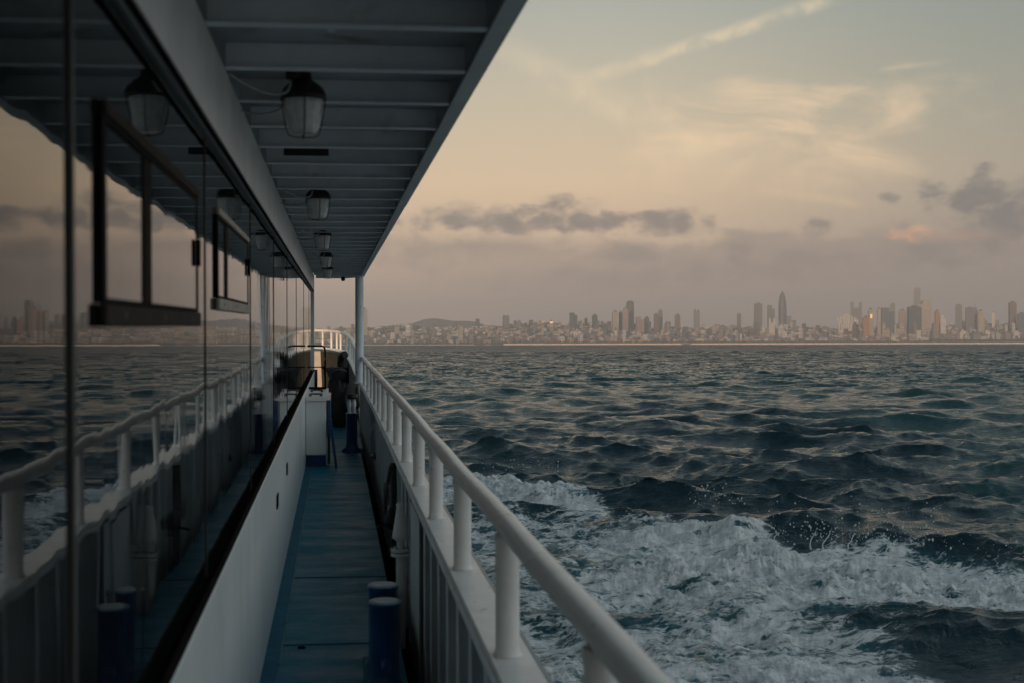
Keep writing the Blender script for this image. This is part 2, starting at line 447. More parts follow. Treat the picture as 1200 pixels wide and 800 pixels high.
# wake layout, in metres from the deck: a = across (camera right), d = ahead
def wake(x, y):
    """returns foam density 0..1 and extra height for world points"""
    d = x * math.sin(YAW) + y * math.cos(YAW)
    a = x * math.cos(YAW) - y * math.sin(YAW)
    n1 = fsamp(FN, x, y, 23.0); n2 = fsamp(FN, x + 5, y + 9, 7.0)
    # outer front of the bow wave: distance of the foam edge ahead for each lateral offset
    xs = [-3, 0.5, 1.6, 2.5, 3.4, 4.4, 5.0, 6.2, 7.5, 8.5, 10, 30]
    fr = [30, 27.5, 25.8, 22.5, 20.0, 18.4, 15.9, 15.7, 14.9, 14.0, 12.8, 4]
    front = np.interp(a, xs, fr)
    s = front - d + n1 * .45 + n2 * .2              # >0 inside
    foam = 1 / (1 + np.exp(-s / .28))
    # body of the wake thins away from the breaking edge, stays aerated
    foam *= .53 + .47 * np.exp(-np.maximum(s, 0) / 1.3)
    foam *= 1.0 + .38 * n1 + .22 * n2
    # dark windows in it
    def hole(a0, d0, wa, wd, k):
        return k * np.exp(-((a - a0) / wa) ** 2 - ((d - d0) / wd) ** 2)
    foam -= hole(3.05, 18.9, .75, .7, .75) + hole(4.9, 11.4, .8, 1.2, .75) + hole(4.0, 12.4, .6, .35, .55) + hole(2.0, 20.5, .5, .6, .35)
    foam -= hole(5.9, 10.8, 1.0, 1.9, 1.1) + hole(2.3, 12.9, .7, .4, .35) + hole(1.9, 16.3, .5, .6, .35) + hole(3.2, 11.6, .7, .3, .3)
    foam = np.clip(foam, 0, 1)
    h = np.zeros_like(x)
    def ridge(P, hh, wi, wo, rough):
        """wall of broken water along polyline P of (a, d); wi towards us, wo away"""
        nonlocal h
        P = np.array(P, float)
        best = np.full(x.shape, 1e9); tt = np.zeros_like(x); sg = np.zeros_like(x)
        acc = 0.0; L = np.hypot(*(P[1:] - P[:-1]).T).sum()
        for p, q in zip(P[:-1], P[1:]):
            e = q - p; l = np.hypot(*e)
            t = np.clip(((a - p[0]) * e[0] + (d - p[1]) * e[1]) / l ** 2, 0, 1)
            cx, cy = a - (p[0] + e[0] * t), d - (p[1] + e[1] * t)
            di = np.hypot(cx, cy); m = di < best
            sgn = np.sign(cx * e[1] - cy * e[0])
            best = np.where(m, di, best); tt = np.where(m, (acc + l * t) / L, tt); sg = np.where(m, sgn, sg)
            acc += l
        wd = np.where(sg > 0, wi, wo)
        env = np.sin(np.clip(tt, 0, 1) * np.pi) ** .6
        h += hh * env * np.exp(-(best / wd) ** 2) * (1 + rough * np.clip(n2, -1.5, 1.8))
        return env * np.exp(-(best / (wi * 1.1)) ** 2) * (sg > 0)
    r1 = ridge([(.6, 26.5), (1.6, 24.6), (2.6, 22.2)], .27, 1.1, .40, .35)
    r2 = ridge([(2.6, 19.6), (3.6, 18.6), (4.25, 18.2), (4.8, 17.6)], .30, .95, .28, .30)
    h += .19 * np.exp(-(np.abs(a - 4.25) / .26) ** 1.3 - ((d - 17.9) / .40) ** 2)
    r3 = ridge([(2.0, 16.0), (3.2, 15.4), (4.2, 15.6), (5.3, 15.2), (6.2, 15.0), (7.6, 14.2)], .25, .9, .30, .28)
    r4 = ridge([(1.2, 13.2), (2.6, 13.0), (4.2, 14.0)], .16, .6, .5, .4)
    r5 = ridge([(.9, 11.4), (2.4, 11.2), (3.6, 11.6)], .14, .5, .5, .4)
    # a dark steep swell just outside the foam
    h += .30 * np.exp(-((d - (17.6 - .30 * (a - 6.0))) / .9) ** 2) * np.clip((a - 4.2) / 1.2, 0, 1) * np.clip((10 - a) / 3, 0, 1)
    foam = np.clip(foam + .55 * r1 + .45 * r2 + .38 * r3 + .15 * r4, 0, 1)
    lump = fsamp(FN2, x, y, 2.3) * .024 + fsamp(FN, x, y, 4.5) * .042
    h += foam * lump * (1 + .8 * (r1 + r2 + r3))
    return foam, h

def build_sea():
    rows = [1.5]
    while rows[-1] < 6100: rows.append(rows[-1] * (1.0032 if 9 < rows[-1] < 28 else 1.0042 if 6 < rows[-1] < 500 else 1.008 if rows[-1] < 1500 else 1.012))
    rows = np.array(rows + [9000., 16000.])
    azs = np.concatenate([np.arange(-150, -20, 2.0), np.arange(-20, 0, .4), np.arange(0, 34, .042), np.arange(34, 46, .25), np.arange(46, 150.1, 2.0)])
    azr = np.radians(azs)
    D, Aa = np.meshgrid(rows, azr, indexing='ij')
    x = D * np.sin(Aa); y = D * np.cos(Aa)
    step = D * np.where(D < 500, .0042, .008)
    def fade(l): return np.clip((l / step - 2.0) / 3.0, 0, 1)
    fA, fB, fC = fade(9.0), fade(2.6), fade(.7)
    coarse = np.where((Aa < R(-.5)) | (Aa > R(34.5)), 1.0, 0.0)
    fC = fC * (1 - coarse)
    hh = (samp(WA, 0, x, y) * fA + samp(WA, 0, x, y, 1.9, 31, 77) * .35 * fA + samp(WB, 0, x, y, .12, 3, 5) * fB + samp(WC, 0, x, y, -.1) * fC)
    # keep distant swell visible although it is coarser than the mesh
    ddx = samp(WA, 1, x, y) * fA + samp(WB, 1, x, y, .12, 3, 5) * fB + samp(WC, 1, x, y, -.1) * fC
    ddy = samp(WA, 2, x, y) * fA + samp(WB, 2, x, y, .12, 3, 5) * fB + samp(WC, 2, x, y, -.1) * fC
    gust = 1 + .25 * fsamp(FN, x, y, 900.0) * np.clip((D - 20) / 60, 0, 1)
    gust = np.clip(gust, .45, 1.7)
    near = (D < 60)
    foam = np.zeros_like(x); hw = np.zeros_like(x)
    f_, h_ = wake(x[near], y[near]); foam[near] = f_; hw[near] = h_
    calm = 1 - .45 * foam
    z = hh * gust * calm + hw
    z = np.where(D > 5900, z * 0, z)
    chop = -1.25
    x2 = x + ddx * chop * gust * calm; y2 = y + ddy * chop * gust * calm
    # stray whitecaps on the sharpest crests
    caps = np.clip((hh - .42) / .06, 0, 1) * (D > 28) * (D < 900) * (fsamp(FN, x, y, 61.0) > .9) * .8
    foam = np.maximum(foam, caps)
    # hull footprint: keep the water down beside and under the deck
    under = (np.abs(x + 3) < 3.45) & (y < 24)
    z = np.where(under, np.minimum(z, .1), z)
    nr, nc = D.shape
    co = np.stack([x2, y2, z], -1).reshape(-1, 3).astype(np.float32)
    i = np.arange(nr - 1)[:, None] * nc + np.arange(nc - 1)[None, :]
    quads = np.stack([i, i + 1, i + nc + 1, i + nc], -1).reshape(-1, 4)[:, ::-1].astype(np.int32)
    me = bpy.data.meshes.new('sea')
    me.vertices.add(len(co)); me.vertices.foreach_set('co', co.ravel())
    me.loops.add(quads.size); me.loops.foreach_set('vertex_index', quads.ravel())
    me.polygons.add(len(quads)); me.polygons.foreach_set('loop_start', np.arange(0, quads.size, 4, dtype=np.int32))
    me.polygons.foreach_set('use_smooth', np.ones(len(quads), bool))
    me.update(calc_edges=True)
    at = me.attributes.new('foam', 'FLOAT', 'POINT'); at.data.foreach_set('value', foam.ravel().astype(np.float32))
    me.validate()
    o = bpy.data.objects.new('sea', me); COL.objects.link(o); o['kind'] = 'structure'
    return o
sea = build_sea()

def sea_mat():
    m = bpy.data.materials.new('sea_water'); m.use_nodes = True
    t = NT(m.node_tree)
    g = t.n('ShaderNodeTexCoord').outputs['Object']
    at = t.n('ShaderNodeAttribute', attribute_name='foam').outputs['Fac']
    # distance from the hull, for choosing how coarse the ripples are
    sp = t.n('ShaderNodeSeparateXYZ', ins={0: g})
    dist = t.m('SQRT', t.m('ADD', t.m('POWER', sp.outputs[0], 2.0), t.m('POWER', sp.outputs[1], 2.0)))
    mp = t.n('ShaderNodeMapping', ins={0: g}); mp.inputs['Scale'].default_value = (.62, 1, 1); mp.inputs['Rotation'].default_value = (0, 0, R(8))
    v = mp.outputs[0]
    r1 = t.noise(v, 5.5, 5, .62, .5)
    r2 = t.noise(v, .75, 6, .66, .3)
    r3 = t.noise(v, .09, 5, .68, .2)
    b1 = t.n('ShaderNodeBump', ins={'Height': r1, 'Strength': 1.0, 'Distance': .055})
    b2 = t.n('ShaderNodeBump', ins={'Height': r2, 'Distance': .60, 'Normal': b1.outputs[0]})
    t.link(t.sm(dist, 15, 110, .22, 1.0), b2.inputs['Strength'])
    b3 = t.n('ShaderNodeBump', ins={'Height': r3, 'Distance': 4.5, 'Normal': b2.outputs[0]})
    t.link(t.sm(dist, 150, 900, 0, .8), b3.inputs['Strength'])
    # wavelets too small for the mesh: slopes added straight to the normal
    def slopes(scale, det, k):
        c_ = t.n('ShaderNodeTexNoise', noise_dimensions='3D', ins={'Vector': v, 'Scale': scale, 'Detail': det, 'Roughness': .65}).outputs['Color']
        a_ = t.n('ShaderNodeVectorMath', operation='SUBTRACT', ins={0: c_, 1: (.5, .5, .5)}).outputs[0]
        a_ = t.n('ShaderNodeVectorMath', operation='MULTIPLY', ins={0: a_, 1: (.8, 1.0, 0.0)}).outputs[0]
        a_ = t.n('ShaderNodeVectorMath', operation='ADD', ins={0: a_, 1: (0, -.050, 0)}).outputs[0]      # normals biased towards the viewer to darken far water
        return t.n('ShaderNodeVectorMath', operation='SCALE', ins={0: a_, 'Scale': k}).outputs[0]
    nrm = t.n('ShaderNodeVectorMath', operation='ADD', ins={0: b1.outputs[0], 1: slopes(3.1, 6, t.sm(dist, 15, 170, .45, 2.8))}).outputs[0]
    nrm = t.n('ShaderNodeVectorMath', operation='ADD', ins={0: nrm, 1: slopes(.55, 5, t.sm(dist, 40, 260, .0, 2.6))}).outputs[0]
    nrm = t.n('ShaderNodeVectorMath', operation='ADD', ins={0: nrm, 1: slopes(.05, 6, t.sm(dist, 300, 1500, .0, 1.4))}).outputs[0]
    nrm = t.n('ShaderNodeVectorMath', operation='NORMALIZE', ins={0: nrm}).outputs[0]
    wat = t.n('ShaderNodeBsdfPrincipled', ins={'IOR': 1.333, 'Normal': nrm})
    t.link(t.sm(dist, 20, 1500, .06, .22), wat.inputs['Roughness'])
    t.link(t.sm(dist, 20, 400, .50, .32), wat.inputs['Specular IOR Level'])
    aer = t.sm(at, .15, .75)
    t.link(t.mix(aer, (.003, .025, .033), (.018, .095, .110)), wat.inputs['Base Color'])
    # lace of foam, drawn out along the run of the wake
    mf = t.n('ShaderNodeMapping', ins={0: g}); mf.inputs['Scale'].default_value = (.62, 1.15, .9); mf.inputs['Rotation'].default_value = (0, 0, R(-14))
    wob = t.n('ShaderNodeTexNoise', noise_dimensions='3D', ins={'Vector': mf.outputs[0], 'Scale': 1.6, 'Detail': 4.0})
    vv = t.n('ShaderNodeVectorMath', operation='MULTIPLY_ADD', ins={0: wob.outputs['Color'], 1: (.6, .6, .6), 2: mf.outputs[0]}).outputs[0]
    f1 = t.noise(vv, 1.5, 10, .70, .25)
    f2 = t.noise(vv, 7.0, 9, .72, .2)
    vor = t.n('ShaderNodeTexVoronoi', feature='DISTANCE_TO_EDGE', ins={'Vector': vv, 'Scale': 5.0}).outputs['Distance']
    vor2 = t.n('ShaderNodeTexVoronoi', feature='DISTANCE_TO_EDGE', ins={'Vector': vv, 'Scale': 13.0}).outputs['Distance']
    def ridged(sc, det):
        q = t.noise(vv, sc, det, .62, .15)
        return t.m('SUBTRACT', 1.0, t.m('MULTIPLY', t.m('ABSOLUTE', t.m('SUBTRACT', q, .5)), 5.0), clamp=True)
    web = t.m('ADD', t.m('MULTIPLY', ridged(1.7, 7), .55), t.m('MULTIPLY', ridged(5.2, 6), .45))
    lace = t.m('SUBTRACT', .25, t.m('ADD', t.m('MULTIPLY', vor, .5), t.m('MULTIPLY', vor2, .7)))
    pat = t.m('ADD', t.m('ADD', t.m('MULTIPLY', f1, .42), t.m('MULTIPLY', f2, .24)), t.m('ADD', t.m('MULTIPLY', lace, .25), t.m('MULTIPLY', web, .30)))
    pat = t.m('ADD', .475, t.m('MULTIPLY', t.m('SUBTRACT', pat, .475), 2.1))
    thr = t.m('SUBTRACT', .885, t.m('MULTIPLY', at, .50))
    cov = t.m('SUBTRACT', pat, thr)
    cov = t.m('MULTIPLY', t.sm(cov, -.04, .22), t.sm(at, .04, .2))
    fb = t.n('ShaderNodeBump', ins={'Height': t.m('ADD', f1, t.m('MULTIPLY', f2, .5)), 'Strength': .8, 'Distance': .14})
    fm = t.n('ShaderNodeBsdfPrincipled', ins={'Base Color': (.70, .74, .74, 1), 'Roughness': .75, 'Normal': fb.outputs[0]})
    fm.inputs['Subsurface Weight'].default_value = 0.0
    t.link(t.mix(t.sm(f2, .35, .62), (.60, .62, .60), (.92, .90, .86)), fm.inputs['Base Color'])
    mx = t.n('ShaderNodeMixShader', ins={0: cov, 1: wat.outputs[0], 2: fm.outputs[0]})
    t.n('ShaderNodeOutputMaterial', ins={'Surface': mx.outputs[0]})
    return m
sea.data.materials.append(sea_mat())

# ================================================================== FAR SHORE
COAST = 6000.0
def city_mat(name, col, lit=0.0, bands=14.0, var=.25, rough=.6):
    m = bpy.data.materials.new(name); m.use_nodes = True
    t = NT(m.node_tree)
    g = t.n('ShaderNodeTexCoord').outputs['Object']
    oi = t.n('ShaderNodeObjectInfo').outputs['Random']
    br = t.n('ShaderNodeTexBrick', ins={'Vector': t.n('ShaderNodeMapping', ins={0: g, 'Rotation': (R(90), 0, 0)}).outputs[0], 'Scale': 1 / bands,
             'Color1': (1, 1, 1, 1), 'Color2': (.72, .72, .74, 1), 'Mortar': (.45, .46, .48, 1), 'Mortar Size': .12, 'Brick Width': .6, 'Row Height': .5})
    br.offset = 0.0
    base = t.mix(1.0, col, br.outputs['Color'], 'MULTIPLY')
    base = t.mix(t.m('MULTIPLY', oi, var), base, tuple(x * .45 for x in col))
    p = t.n('ShaderNodeBsdfPrincipled', ins={'Base Color': base, 'Roughness': rough})
    t.n('ShaderNodeOutputMaterial', ins={'Surface': p.outputs[0]})
    return m
CM = {
 'cream': city_mat('cream_render', (.62, .54, .44)), 'pink': city_mat('pink_render', (.48, .35, .31)), 'white': city_mat('white_render', (.85, .82, .76)),
 'brown': city_mat('brown_brick', (.24, .16, .13)), 'grey': city_mat('grey_concrete', (.26, .26, .26)), 'orange': city_mat('orange_render', (.62, .29, .15)),
 'dark': city_mat('dark_facade', (.12, .135, .15), rough=.5), 'blue': city_mat('blue_glass', (.075, .11, .17), rough=.5), 'green': city_mat('green_grey_facade', (.12, .15, .14)),
}
M['bronze_glass'] = mat('gold_reflecting_glass', (.95, .62, .25), .22, metal=1.0)

def terr(d, u):
    """land height at distance d and bearing u"""
    k = min(max((d - COAST - 60) / 1100.0, 0), 1)
    base = 4 + 84 * k ** 1.1
    base += k * (16 * math.sin(u * .011 + 1.0) + 9 * math.sin(u * .031 + .4) + 5 * math.sin(u * .083))
    if 895 < u < 1015: base += 16 * k * math.sin((u - 895) / 120 * math.pi)
    if d > 7200: base = base - (d - 7200) * .01
    return base
def build_land():
    mb = MB(); us = list(range(-900, 2400, 12)); ds = [COAST, COAST + 12, COAST + 60] + [COAST + 60 + i * 110 for i in range(1, 13)] + [9500]
    for d in ds:
        for u in us:
            x, y, _ = far_pos(u, d)
            z = -2 if d == COAST else (3 if d < COAST + 70 else terr(d, u) + random.uniform(-2, 2))
            mb.v.append((x, y, z if d < 9000 else -5))
    n = len(us)
    for i in range(len(ds) - 1):
        for j in range(n - 1):
            mb.f.append((i * n + j, i * n + j + 1, (i + 1) * n + j + 1, (i + 1) * n + j)); mb.sm.append(True)
    m = mat('coastal_land', (.11, .105, .085), .9, var=.4, vscale=.01, dirt=(.05, .06, .04), dscale=.006)
    o = bpy.data.objects.new('land', mb.mesh('land', m)); COL.objects.link(o); o['kind'] = 'structure'
build_land()

def far_obj(name, mb, m, loc, label, cat, group=None, kind=None, rz=0.0):
    o = bpy.data.objects.new(name, mb.mesh(name, m)); COL.objects.link(o)
    o.location = loc; o.rotation_euler = (0, 0, rz)
    return props(o, label, cat, group, kind)
# far hills
def hills(u0, u1, vtop, d, seed):
    mb = MB(); n = 60; L = []
    for i in range(n + 1):
        f = i / n; u = u0 + (u1 - u0) * f
        env = math.sin(f ** .8 * math.pi) ** 2.2 * .75 + .25 * math.sin(f * math.pi)
        h = (PV - vtop) / FPX * d * env * (1 + .22 * mnoise.noise(Vector((f * 7, seed, 0))))
        L.append((u, h))
    for k, (dd, hf) in enumerate([(-900, 0.0), (-400, .55), (0, 1.0), (500, .7), (1200, 0.0)]):
        for (u, h) in L:
            x, y, _ = far_pos(u, d + dd); mb.v.append((x, y, h * hf - 3))
    m1 = n + 1
    for k in range(4):
        for i in range(n): mb.f.append((k * m1 + i, k * m1 + i + 1, (k + 1) * m1 + i + 1, (k + 1) * m1 + i)); mb.sm.append(True)
    return mb
mh = mat('hill_cover', (.07, .08, .06), .9, var=.3, vscale=.004)
o = bpy.data.objects.new('hills', hills(395, 690, 374, 10900, 1).mesh('hills', mh)); COL.objects.link(o); o['kind'] = 'structure'
# sea wall, a pale line at the water's edge
mb = MB(); pts = [Vector(far_pos(u, COAST - 8)[:2] + (3.0,)) for u in range(590, 1500, 15)]
mb.sweep(pts, [(-4, -5), (4, -5), (3, 3.6), (-3, 3.6)], False)
far_obj('sea_wall', mb, mat('pale_sea_wall', (.80, .66, .52), .8, var=.15, vscale=.05), (0, 0, 0), 'long pale low sea wall along the waterline below the city', 'sea wall')
mb = MB(); pts = [Vector(far_pos(u, COAST - 8)[:2] + (2.0,)) for u in range(-700, 578, 15)]
mb.sweep(pts, [(-4, -5), (4, -5), (3, 1.5), (-3, 1.5)], False)
far_obj('quay', mb, mat('quay_stone', (.42, .37, .31), .8, var=.3, vscale=.05), (0, 0, 0), 'low stone quay under the left end of the city', 'quay')

# shoreline woods: countless crowns, one mass
def woods():
    mb = MB(); rr = random.Random(3)
    def crown(x, y, z, r):
        bm_v = []; n = 6
        for k, (q, h) in enumerate([(.35, 0), (1, .35), (.8, .8), (.2, 1.05)]):
            for i in range(n):
                a = 6.283 * i / n + k * .4; s_ = r * q * rr.uniform(.75, 1.2)
                bm_v.append((x + s_ * math.cos(a), y + s_ * math.sin(a), z + h * r * 1.3))
        fs = []
        for k in range(3):
            for i in range(n):
                j = (i + 1) % n; fs.append((k * n + i, k * n + j, (k + 1) * n + j, (k + 1) * n + i))
        fs.append(tuple(range(3 * n, 4 * n)))
        mb.add(bm_v, fs)
    for i in range(2600):
        u = rr.uniform(600, 1330) if rr.random() < .86 else rr.uniform(300, 600)
        dens = 1.0 if u > 1090 else (.8 if u > 800 else .5)
        if rr.random() > dens: continue
        d = COAST + rr.uniform(10, 160 if u < 1080 else 420)
        x, y, _ = far_pos(u, d)
        mb_h = 4 + (d - COAST) * .03
        crown(x, y, mb_h - 2, rr.uniform(5, 10) * (1.0 if u < 1080 else 1.25))
    for i in range(520):                                # dark wooded ridge behind the first houses
        u = rr.uniform(912, 1010); d = COAST + rr.uniform(900, 1000)
        x, y, _ = far_pos(u, d)
        crown(x, y, terr(d, u) - 2, rr.uniform(8, 12))
    o = far_obj('shore_woods', mb, mat('foliage_far', (.050, .058, .038), .9, var=.5, vscale=.05), (0, 0, 0), None, None, kind='stuff')
woods()

# ---- named towers
def block(wd, dp, h, z0=0): 
    return MB().box(-wd / 2, wd / 2, -dp / 2, dp / 2, z0, h)
def tower(name, u, vtop, wpx, m, label, d=6500.0, style='flat', rz=0.0, cat='tower', extra=None):
    x, y, ztop = far_pos(u, d, vtop)
    z0 = terr(d, u) - 8
    W = wpx / FPX * d; H = ztop - z0
    e = bpy.data.objects.new(name, None); COL.objects.link(e)
    e.location = (x, y, z0); e.rotation_euler = (0, 0, -math.atan2(x, y) + rz)
    props(e, label, cat)
    def P(nm, mb, mm):
        o = bpy.data.objects.new(nm, mb.mesh(nm, mm)); COL.objects.link(o); o.parent = e; return o
    Dp = W * .7; c_ = math.cos(rz)
    mm = CM[m] if m in CM else m
    if style == 'flat':
        P('body', block(W, Dp, H), mm); P('plant_room', MB().box(-W * .2, W * .25, -Dp * .2, Dp * .2, H + .3, H + 8), CM['dark'])
    elif style == 'twin_tip':
        P('body', block(W, Dp, H * .94), mm)
        P('spire', MB().box(-W * .45, -W * .15, -Dp * .3, Dp * .3, H * .94 + .2, H), CM['dark']); P('spire', MB().box(W * .1, W * .45, -Dp * .3, Dp * .3, H * .94 + .2, H * .985), CM['dark'])
    elif style == 'round':
        mb = MB(); prof = [(W / 2, 0), (W / 2, H * .9), (W * .46, H * .95), (W * .34, H * .985), (W * .12, H)]
        mb.lathe(prof, 0, 0, 16, .75); P('body', mb, mm)
    elif style == 'point':
        mb = MB(); mb.lathe([(W * .5, 0), (W * .52, H * .60), (W * .44, H * .78), (W * .30, H * .90), (W * .12, H * .975)], 0, 0, 14, .7); P('body', mb, mm)
        P('spire', MB().lathe([(W * .06, H * .975), (W * .02, H * 1.03)], 0, 0, 8), CM['dark'])
        P('side_wing', MB().box(W * .55, W * 1.1, -Dp * .4, Dp * .4, 0, H * .42), mm); P('side_wing', MB().box(W * 1.12, W * 1.7, -Dp * .4, Dp * .4, 0, H * .32), mm)
    elif style == 'twins':
        P('body', MB().box(-W / 2, -W * .22, -Dp / 2, Dp / 2, 0, H), mm); P('body', MB().box(W * .22, W / 2, -Dp / 2, Dp / 2, 0, H * .985), mm)
        P('link_block', MB().box(-W * .22, W * .22, -Dp * .35, Dp * .35, 0, H * .80), mm)
    elif style == 'arch':
        mb = MB(); n = 10; vs = []; 
        for yy in (-Dp / 2, Dp / 2):
            vs += [(-W / 2, yy, 0)] + [(-W / 2 * math.cos(math.pi * k / n), yy, H - W * .5 + W * .5 * math.sin(math.pi * k / n)) for k in range(n + 1)] + [(W / 2, yy, 0)]
        k = n + 3
        mb.add(vs, [tuple(range(k)), tuple(range(2 * k - 1, k - 1, -1))] + [(i, i + k, (i + 1) % k + k, (i + 1) % k) for i in range(k)])
        P('body', mb, mm)
    elif style == 'shoulder':
        P('body', MB().box(-W * .5, W * .32, -Dp / 2, Dp / 2, 0, H * .86), mm)
        mb = MB(); vs = []
        for yy in (-Dp * .45, Dp * .45):
            vs += [(-W * .18, yy, H * .86 + .2), (-W * .10, yy, H * .96), (W * .05, yy, H), (W * .3, yy, H), (W * .42, yy, H * .95), (W * .5, yy, H * .86), (W * .5, yy, 0), (W * .325, yy, 0), (W * .325, yy, H * .86 + .2)]
        mb.add(vs, [tuple(range(9)), tuple(range(17, 8, -1))] + [(i, i + 9, (i + 1) % 9 + 9, (i + 1) % 9) for i in range(9)]); P('crown', mb, mm)
    elif style == 'antenna':
        P('body', block(W, Dp, H), mm); P('antenna', MB().lathe([(1.8, H), (.8, H + W * .45)], W * .35, 0, 6), CM['dark']); P('plant_room', MB().box(-W * .3, W * .1, -Dp * .2, Dp * .2, H + .3, H + 6), CM['dark'])
    elif style == 'step':
        P('body', MB().box(-W / 2, W * .1, -Dp / 2, Dp / 2, 0, H), mm); P('lower_block', MB().box(W * .105, W / 2, -Dp / 2, Dp / 2, 0, H * .88), mm)
    elif style == 'fan':
        for k in range(7):
            f = (k - 3) / 3.0
            vs = []
            for yy in (-6, 6):
                vs += [(f * W * .38 - W * .065, yy, 0), (f * W * .38 + W * .065, yy, 0), (f * W * .52 + W * .05, yy, H * (1 - .18 * abs(f))), (f * W * .52 - W * .05, yy, H * (1 - .18 * abs(f)))]
            P('rib', MB().add(vs, [(0, 1, 2, 3), (7, 6, 5, 4), (0, 4, 5, 1), (1, 5, 6, 2), (2, 6, 7, 3), (3, 7, 4, 0)]), mm)
        P('podium', MB().box(-W * .46, W * .46, -14, 14, 0, H * .28), mm)
    e['_m'] = (W, H); return e
T = [
 (426, 362, 8, 'cream', 'pale cream slim tower just right of the white canopy post', 6400, 'flat', .3),
 (540, 382, 5, 'cream', 'narrow pale pinkish block among low houses in the left quarter of the city', 6150, 'flat', .2),
 (593, 369.5, 7, 'grey', 'grey slim tower with two small tips, standing alone left of the city centre', 6900, 'twin_tip', .2),
 (608, 377, 5, 'dark', 'small dark tower close right of the two-tipped grey tower', 6900, 'flat', -.2),
 (672, 367, 8, 'green', 'grey-green stepped tower right of the small painted sun glint', 6900, 'step', .3),
 (697, 370, 5.5, 'dark', 'narrow dark flat-topped tower between two beige tower groups', 6900, 'flat', .35),
 (721, 366, 6.5, 'cream', 'beige banded tower left of the tall grey rounded tower', 6700, 'flat', .25),
 (727.5, 366, 4.5, 'dark', 'thin dark tower wedged between beige and pink slabs', 6800, 'flat', 0),
 (733, 362, 5.5, 'pink', 'pink slab leaning against the tall grey rounded tower', 6700, 'flat', .1),
 (738.5, 353, 9, 'green', 'tall dark grey round-topped tower, highest of the city centre', 6900, 'round', 0),
 (750, 372, 9, 'pink', 'wide pink tower block right of the tall round-topped tower', 6600, 'step', .2),
 (758, 373, 5.5, 'green', 'small green-grey tower right beside the wide pink block', 6700, 'flat', .2),
 (769, 369, 5, 'brown', 'brown tower with a bright glinting top in the city centre', 6800, 'flat', .2),
 (774, 365, 4.5, 'grey', 'slim grey tower behind the brown glinting one', 7000, 'flat', .2),
 (794, 370, 6, 'brown', 'hazy brown tower midway between centre and the pointed skyscraper', 7000, 'flat', .1),
 (816.5, 363.5, 6.5, 'grey', 'faint hazy grey tower standing alone left of the pointed skyscraper', 8300, 'twin_tip', .1),
 (866, 369, 4.5, 'brown', 'small brown hazy tower left of the pair of flat grey towers', 7400, 'flat', .1),
 (888.5, 357, 9, 'dark', 'flat-topped dark grey tower, left one of the pair beside the pointed skyscraper', 7800, 'flat', .1),
 (903.5, 358.5, 8, 'dark', 'flat-topped grey tower, right one of the pair beside the pointed skyscraper', 7800, 'step', .1),
 (904.5, 374, 6.5, 'white', 'pale lower block under the right one of the flat grey pair', 6500, 'twins', .1),
 (917, 342, 9, 'dark', 'tallest pointed skyscraper with tapering crown and low side wings', 7900, 'point', 0),
 (992, 368, 18, 'white', 'cream fan-shaped building with upright spreading ribs', 6600, 'fan', 0),
 (1003.5, 355, 12.5, 'dark', 'twin-peaked hazy grey towers joined by a lower middle', 7700, 'twins', 0),
 (1014.5, 373, 6.5, 'orange', 'glowing orange block left of the gold glinting tower', 6250, 'flat', .3),
 (1020.5, 364, 5.5, 'cream', 'cream tower flashing gold near its top', 6350, 'flat', .3),
 (1030, 363, 4, 'cream', 'narrow beige tower left of the wide dark slab pair', 6450, 'flat', .2),
 (1040, 362, 14, 'blue', 'wide dark blue slab with a small hazy block behind', 6550, 'step', .15),
 (1046, 357.5, 6, 'grey', 'hazy grey block rising behind the wide dark blue slab', 7900, 'flat', 0),
 (1057.5, 365, 8, 'pink', 'pale pink-grey tower between the two dark blue slabs', 6700, 'flat', .1),
 (1071.5, 361, 14, 'blue', 'dark blue slab in front of the tall faint tower', 6400, 'flat', .25),
 (1075, 339.5, 7.5, 'grey', 'tall faint grey tower, highest on the right of the skyline', 8500, 'flat', 0),
 (1082, 353, 16, 'cream', 'large beige tower with a rounded shoulder and sunlit left face', 6700, 'shoulder', .35),
 (1098, 366, 4.5, 'orange', 'narrow orange lit tower right of the shouldered beige one', 6500, 'flat', .4),
 (1105, 371, 6, 'white', 'white low tower beside the narrow orange one', 6400, 'step', .2),
 (1123.5, 357.5, 7.5, 'dark', 'dark tower with an arched top', 6900, 'arch', 0),
 (1138, 362, 12, 'blue', 'wide dark blue tower with a thin antenna', 6700, 'antenna', .1),
 (1149, 366, 6, 'cream', 'cream tower close right of the antenna tower', 6500, 'flat', .3),
 (1164, 368, 3, 'white', 'thin white spire-like tower between the cream and the red-brown ones', 6900, 'flat', 0),
 (1186.5, 356, 7.5, 'brown', 'red-brown tower near the right edge of the photo', 6700, 'flat', .3),
 (1197, 369, 8, 'blue', 'dark blue block at the right edge of the photo', 6500, 'flat', .2),
]
M['lit'] = bpy.data.materials.new('orange_glint_glow'); M['lit'].use_nodes = True
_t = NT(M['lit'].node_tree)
_t.n('ShaderNodeOutputMaterial', ins={'Surface': _t.n('ShaderNodeEmission', ins={'Color': (1.0, .50, .18, 1), 'Strength': 1.7}).outputs[0]})  # emission imitates sun glinting off the facade
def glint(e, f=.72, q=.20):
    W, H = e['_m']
    o = bpy.data.objects.new('lit_window', MB().box(-W * q, W * q, -W * .35 - .6, -W * .35 - .1, H * f, H * (f + .13)).mesh('lit_window', M['lit']))  # glowing pane standing in for a sun glint, not a lit window
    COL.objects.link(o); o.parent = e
for (u, v, wp, m_, lab, d, st, rz) in T:
    e = tower('tower', u, v, wp, m_, lab, float(d), st, rz)
    if 1018 < u < 1023: glint(e)
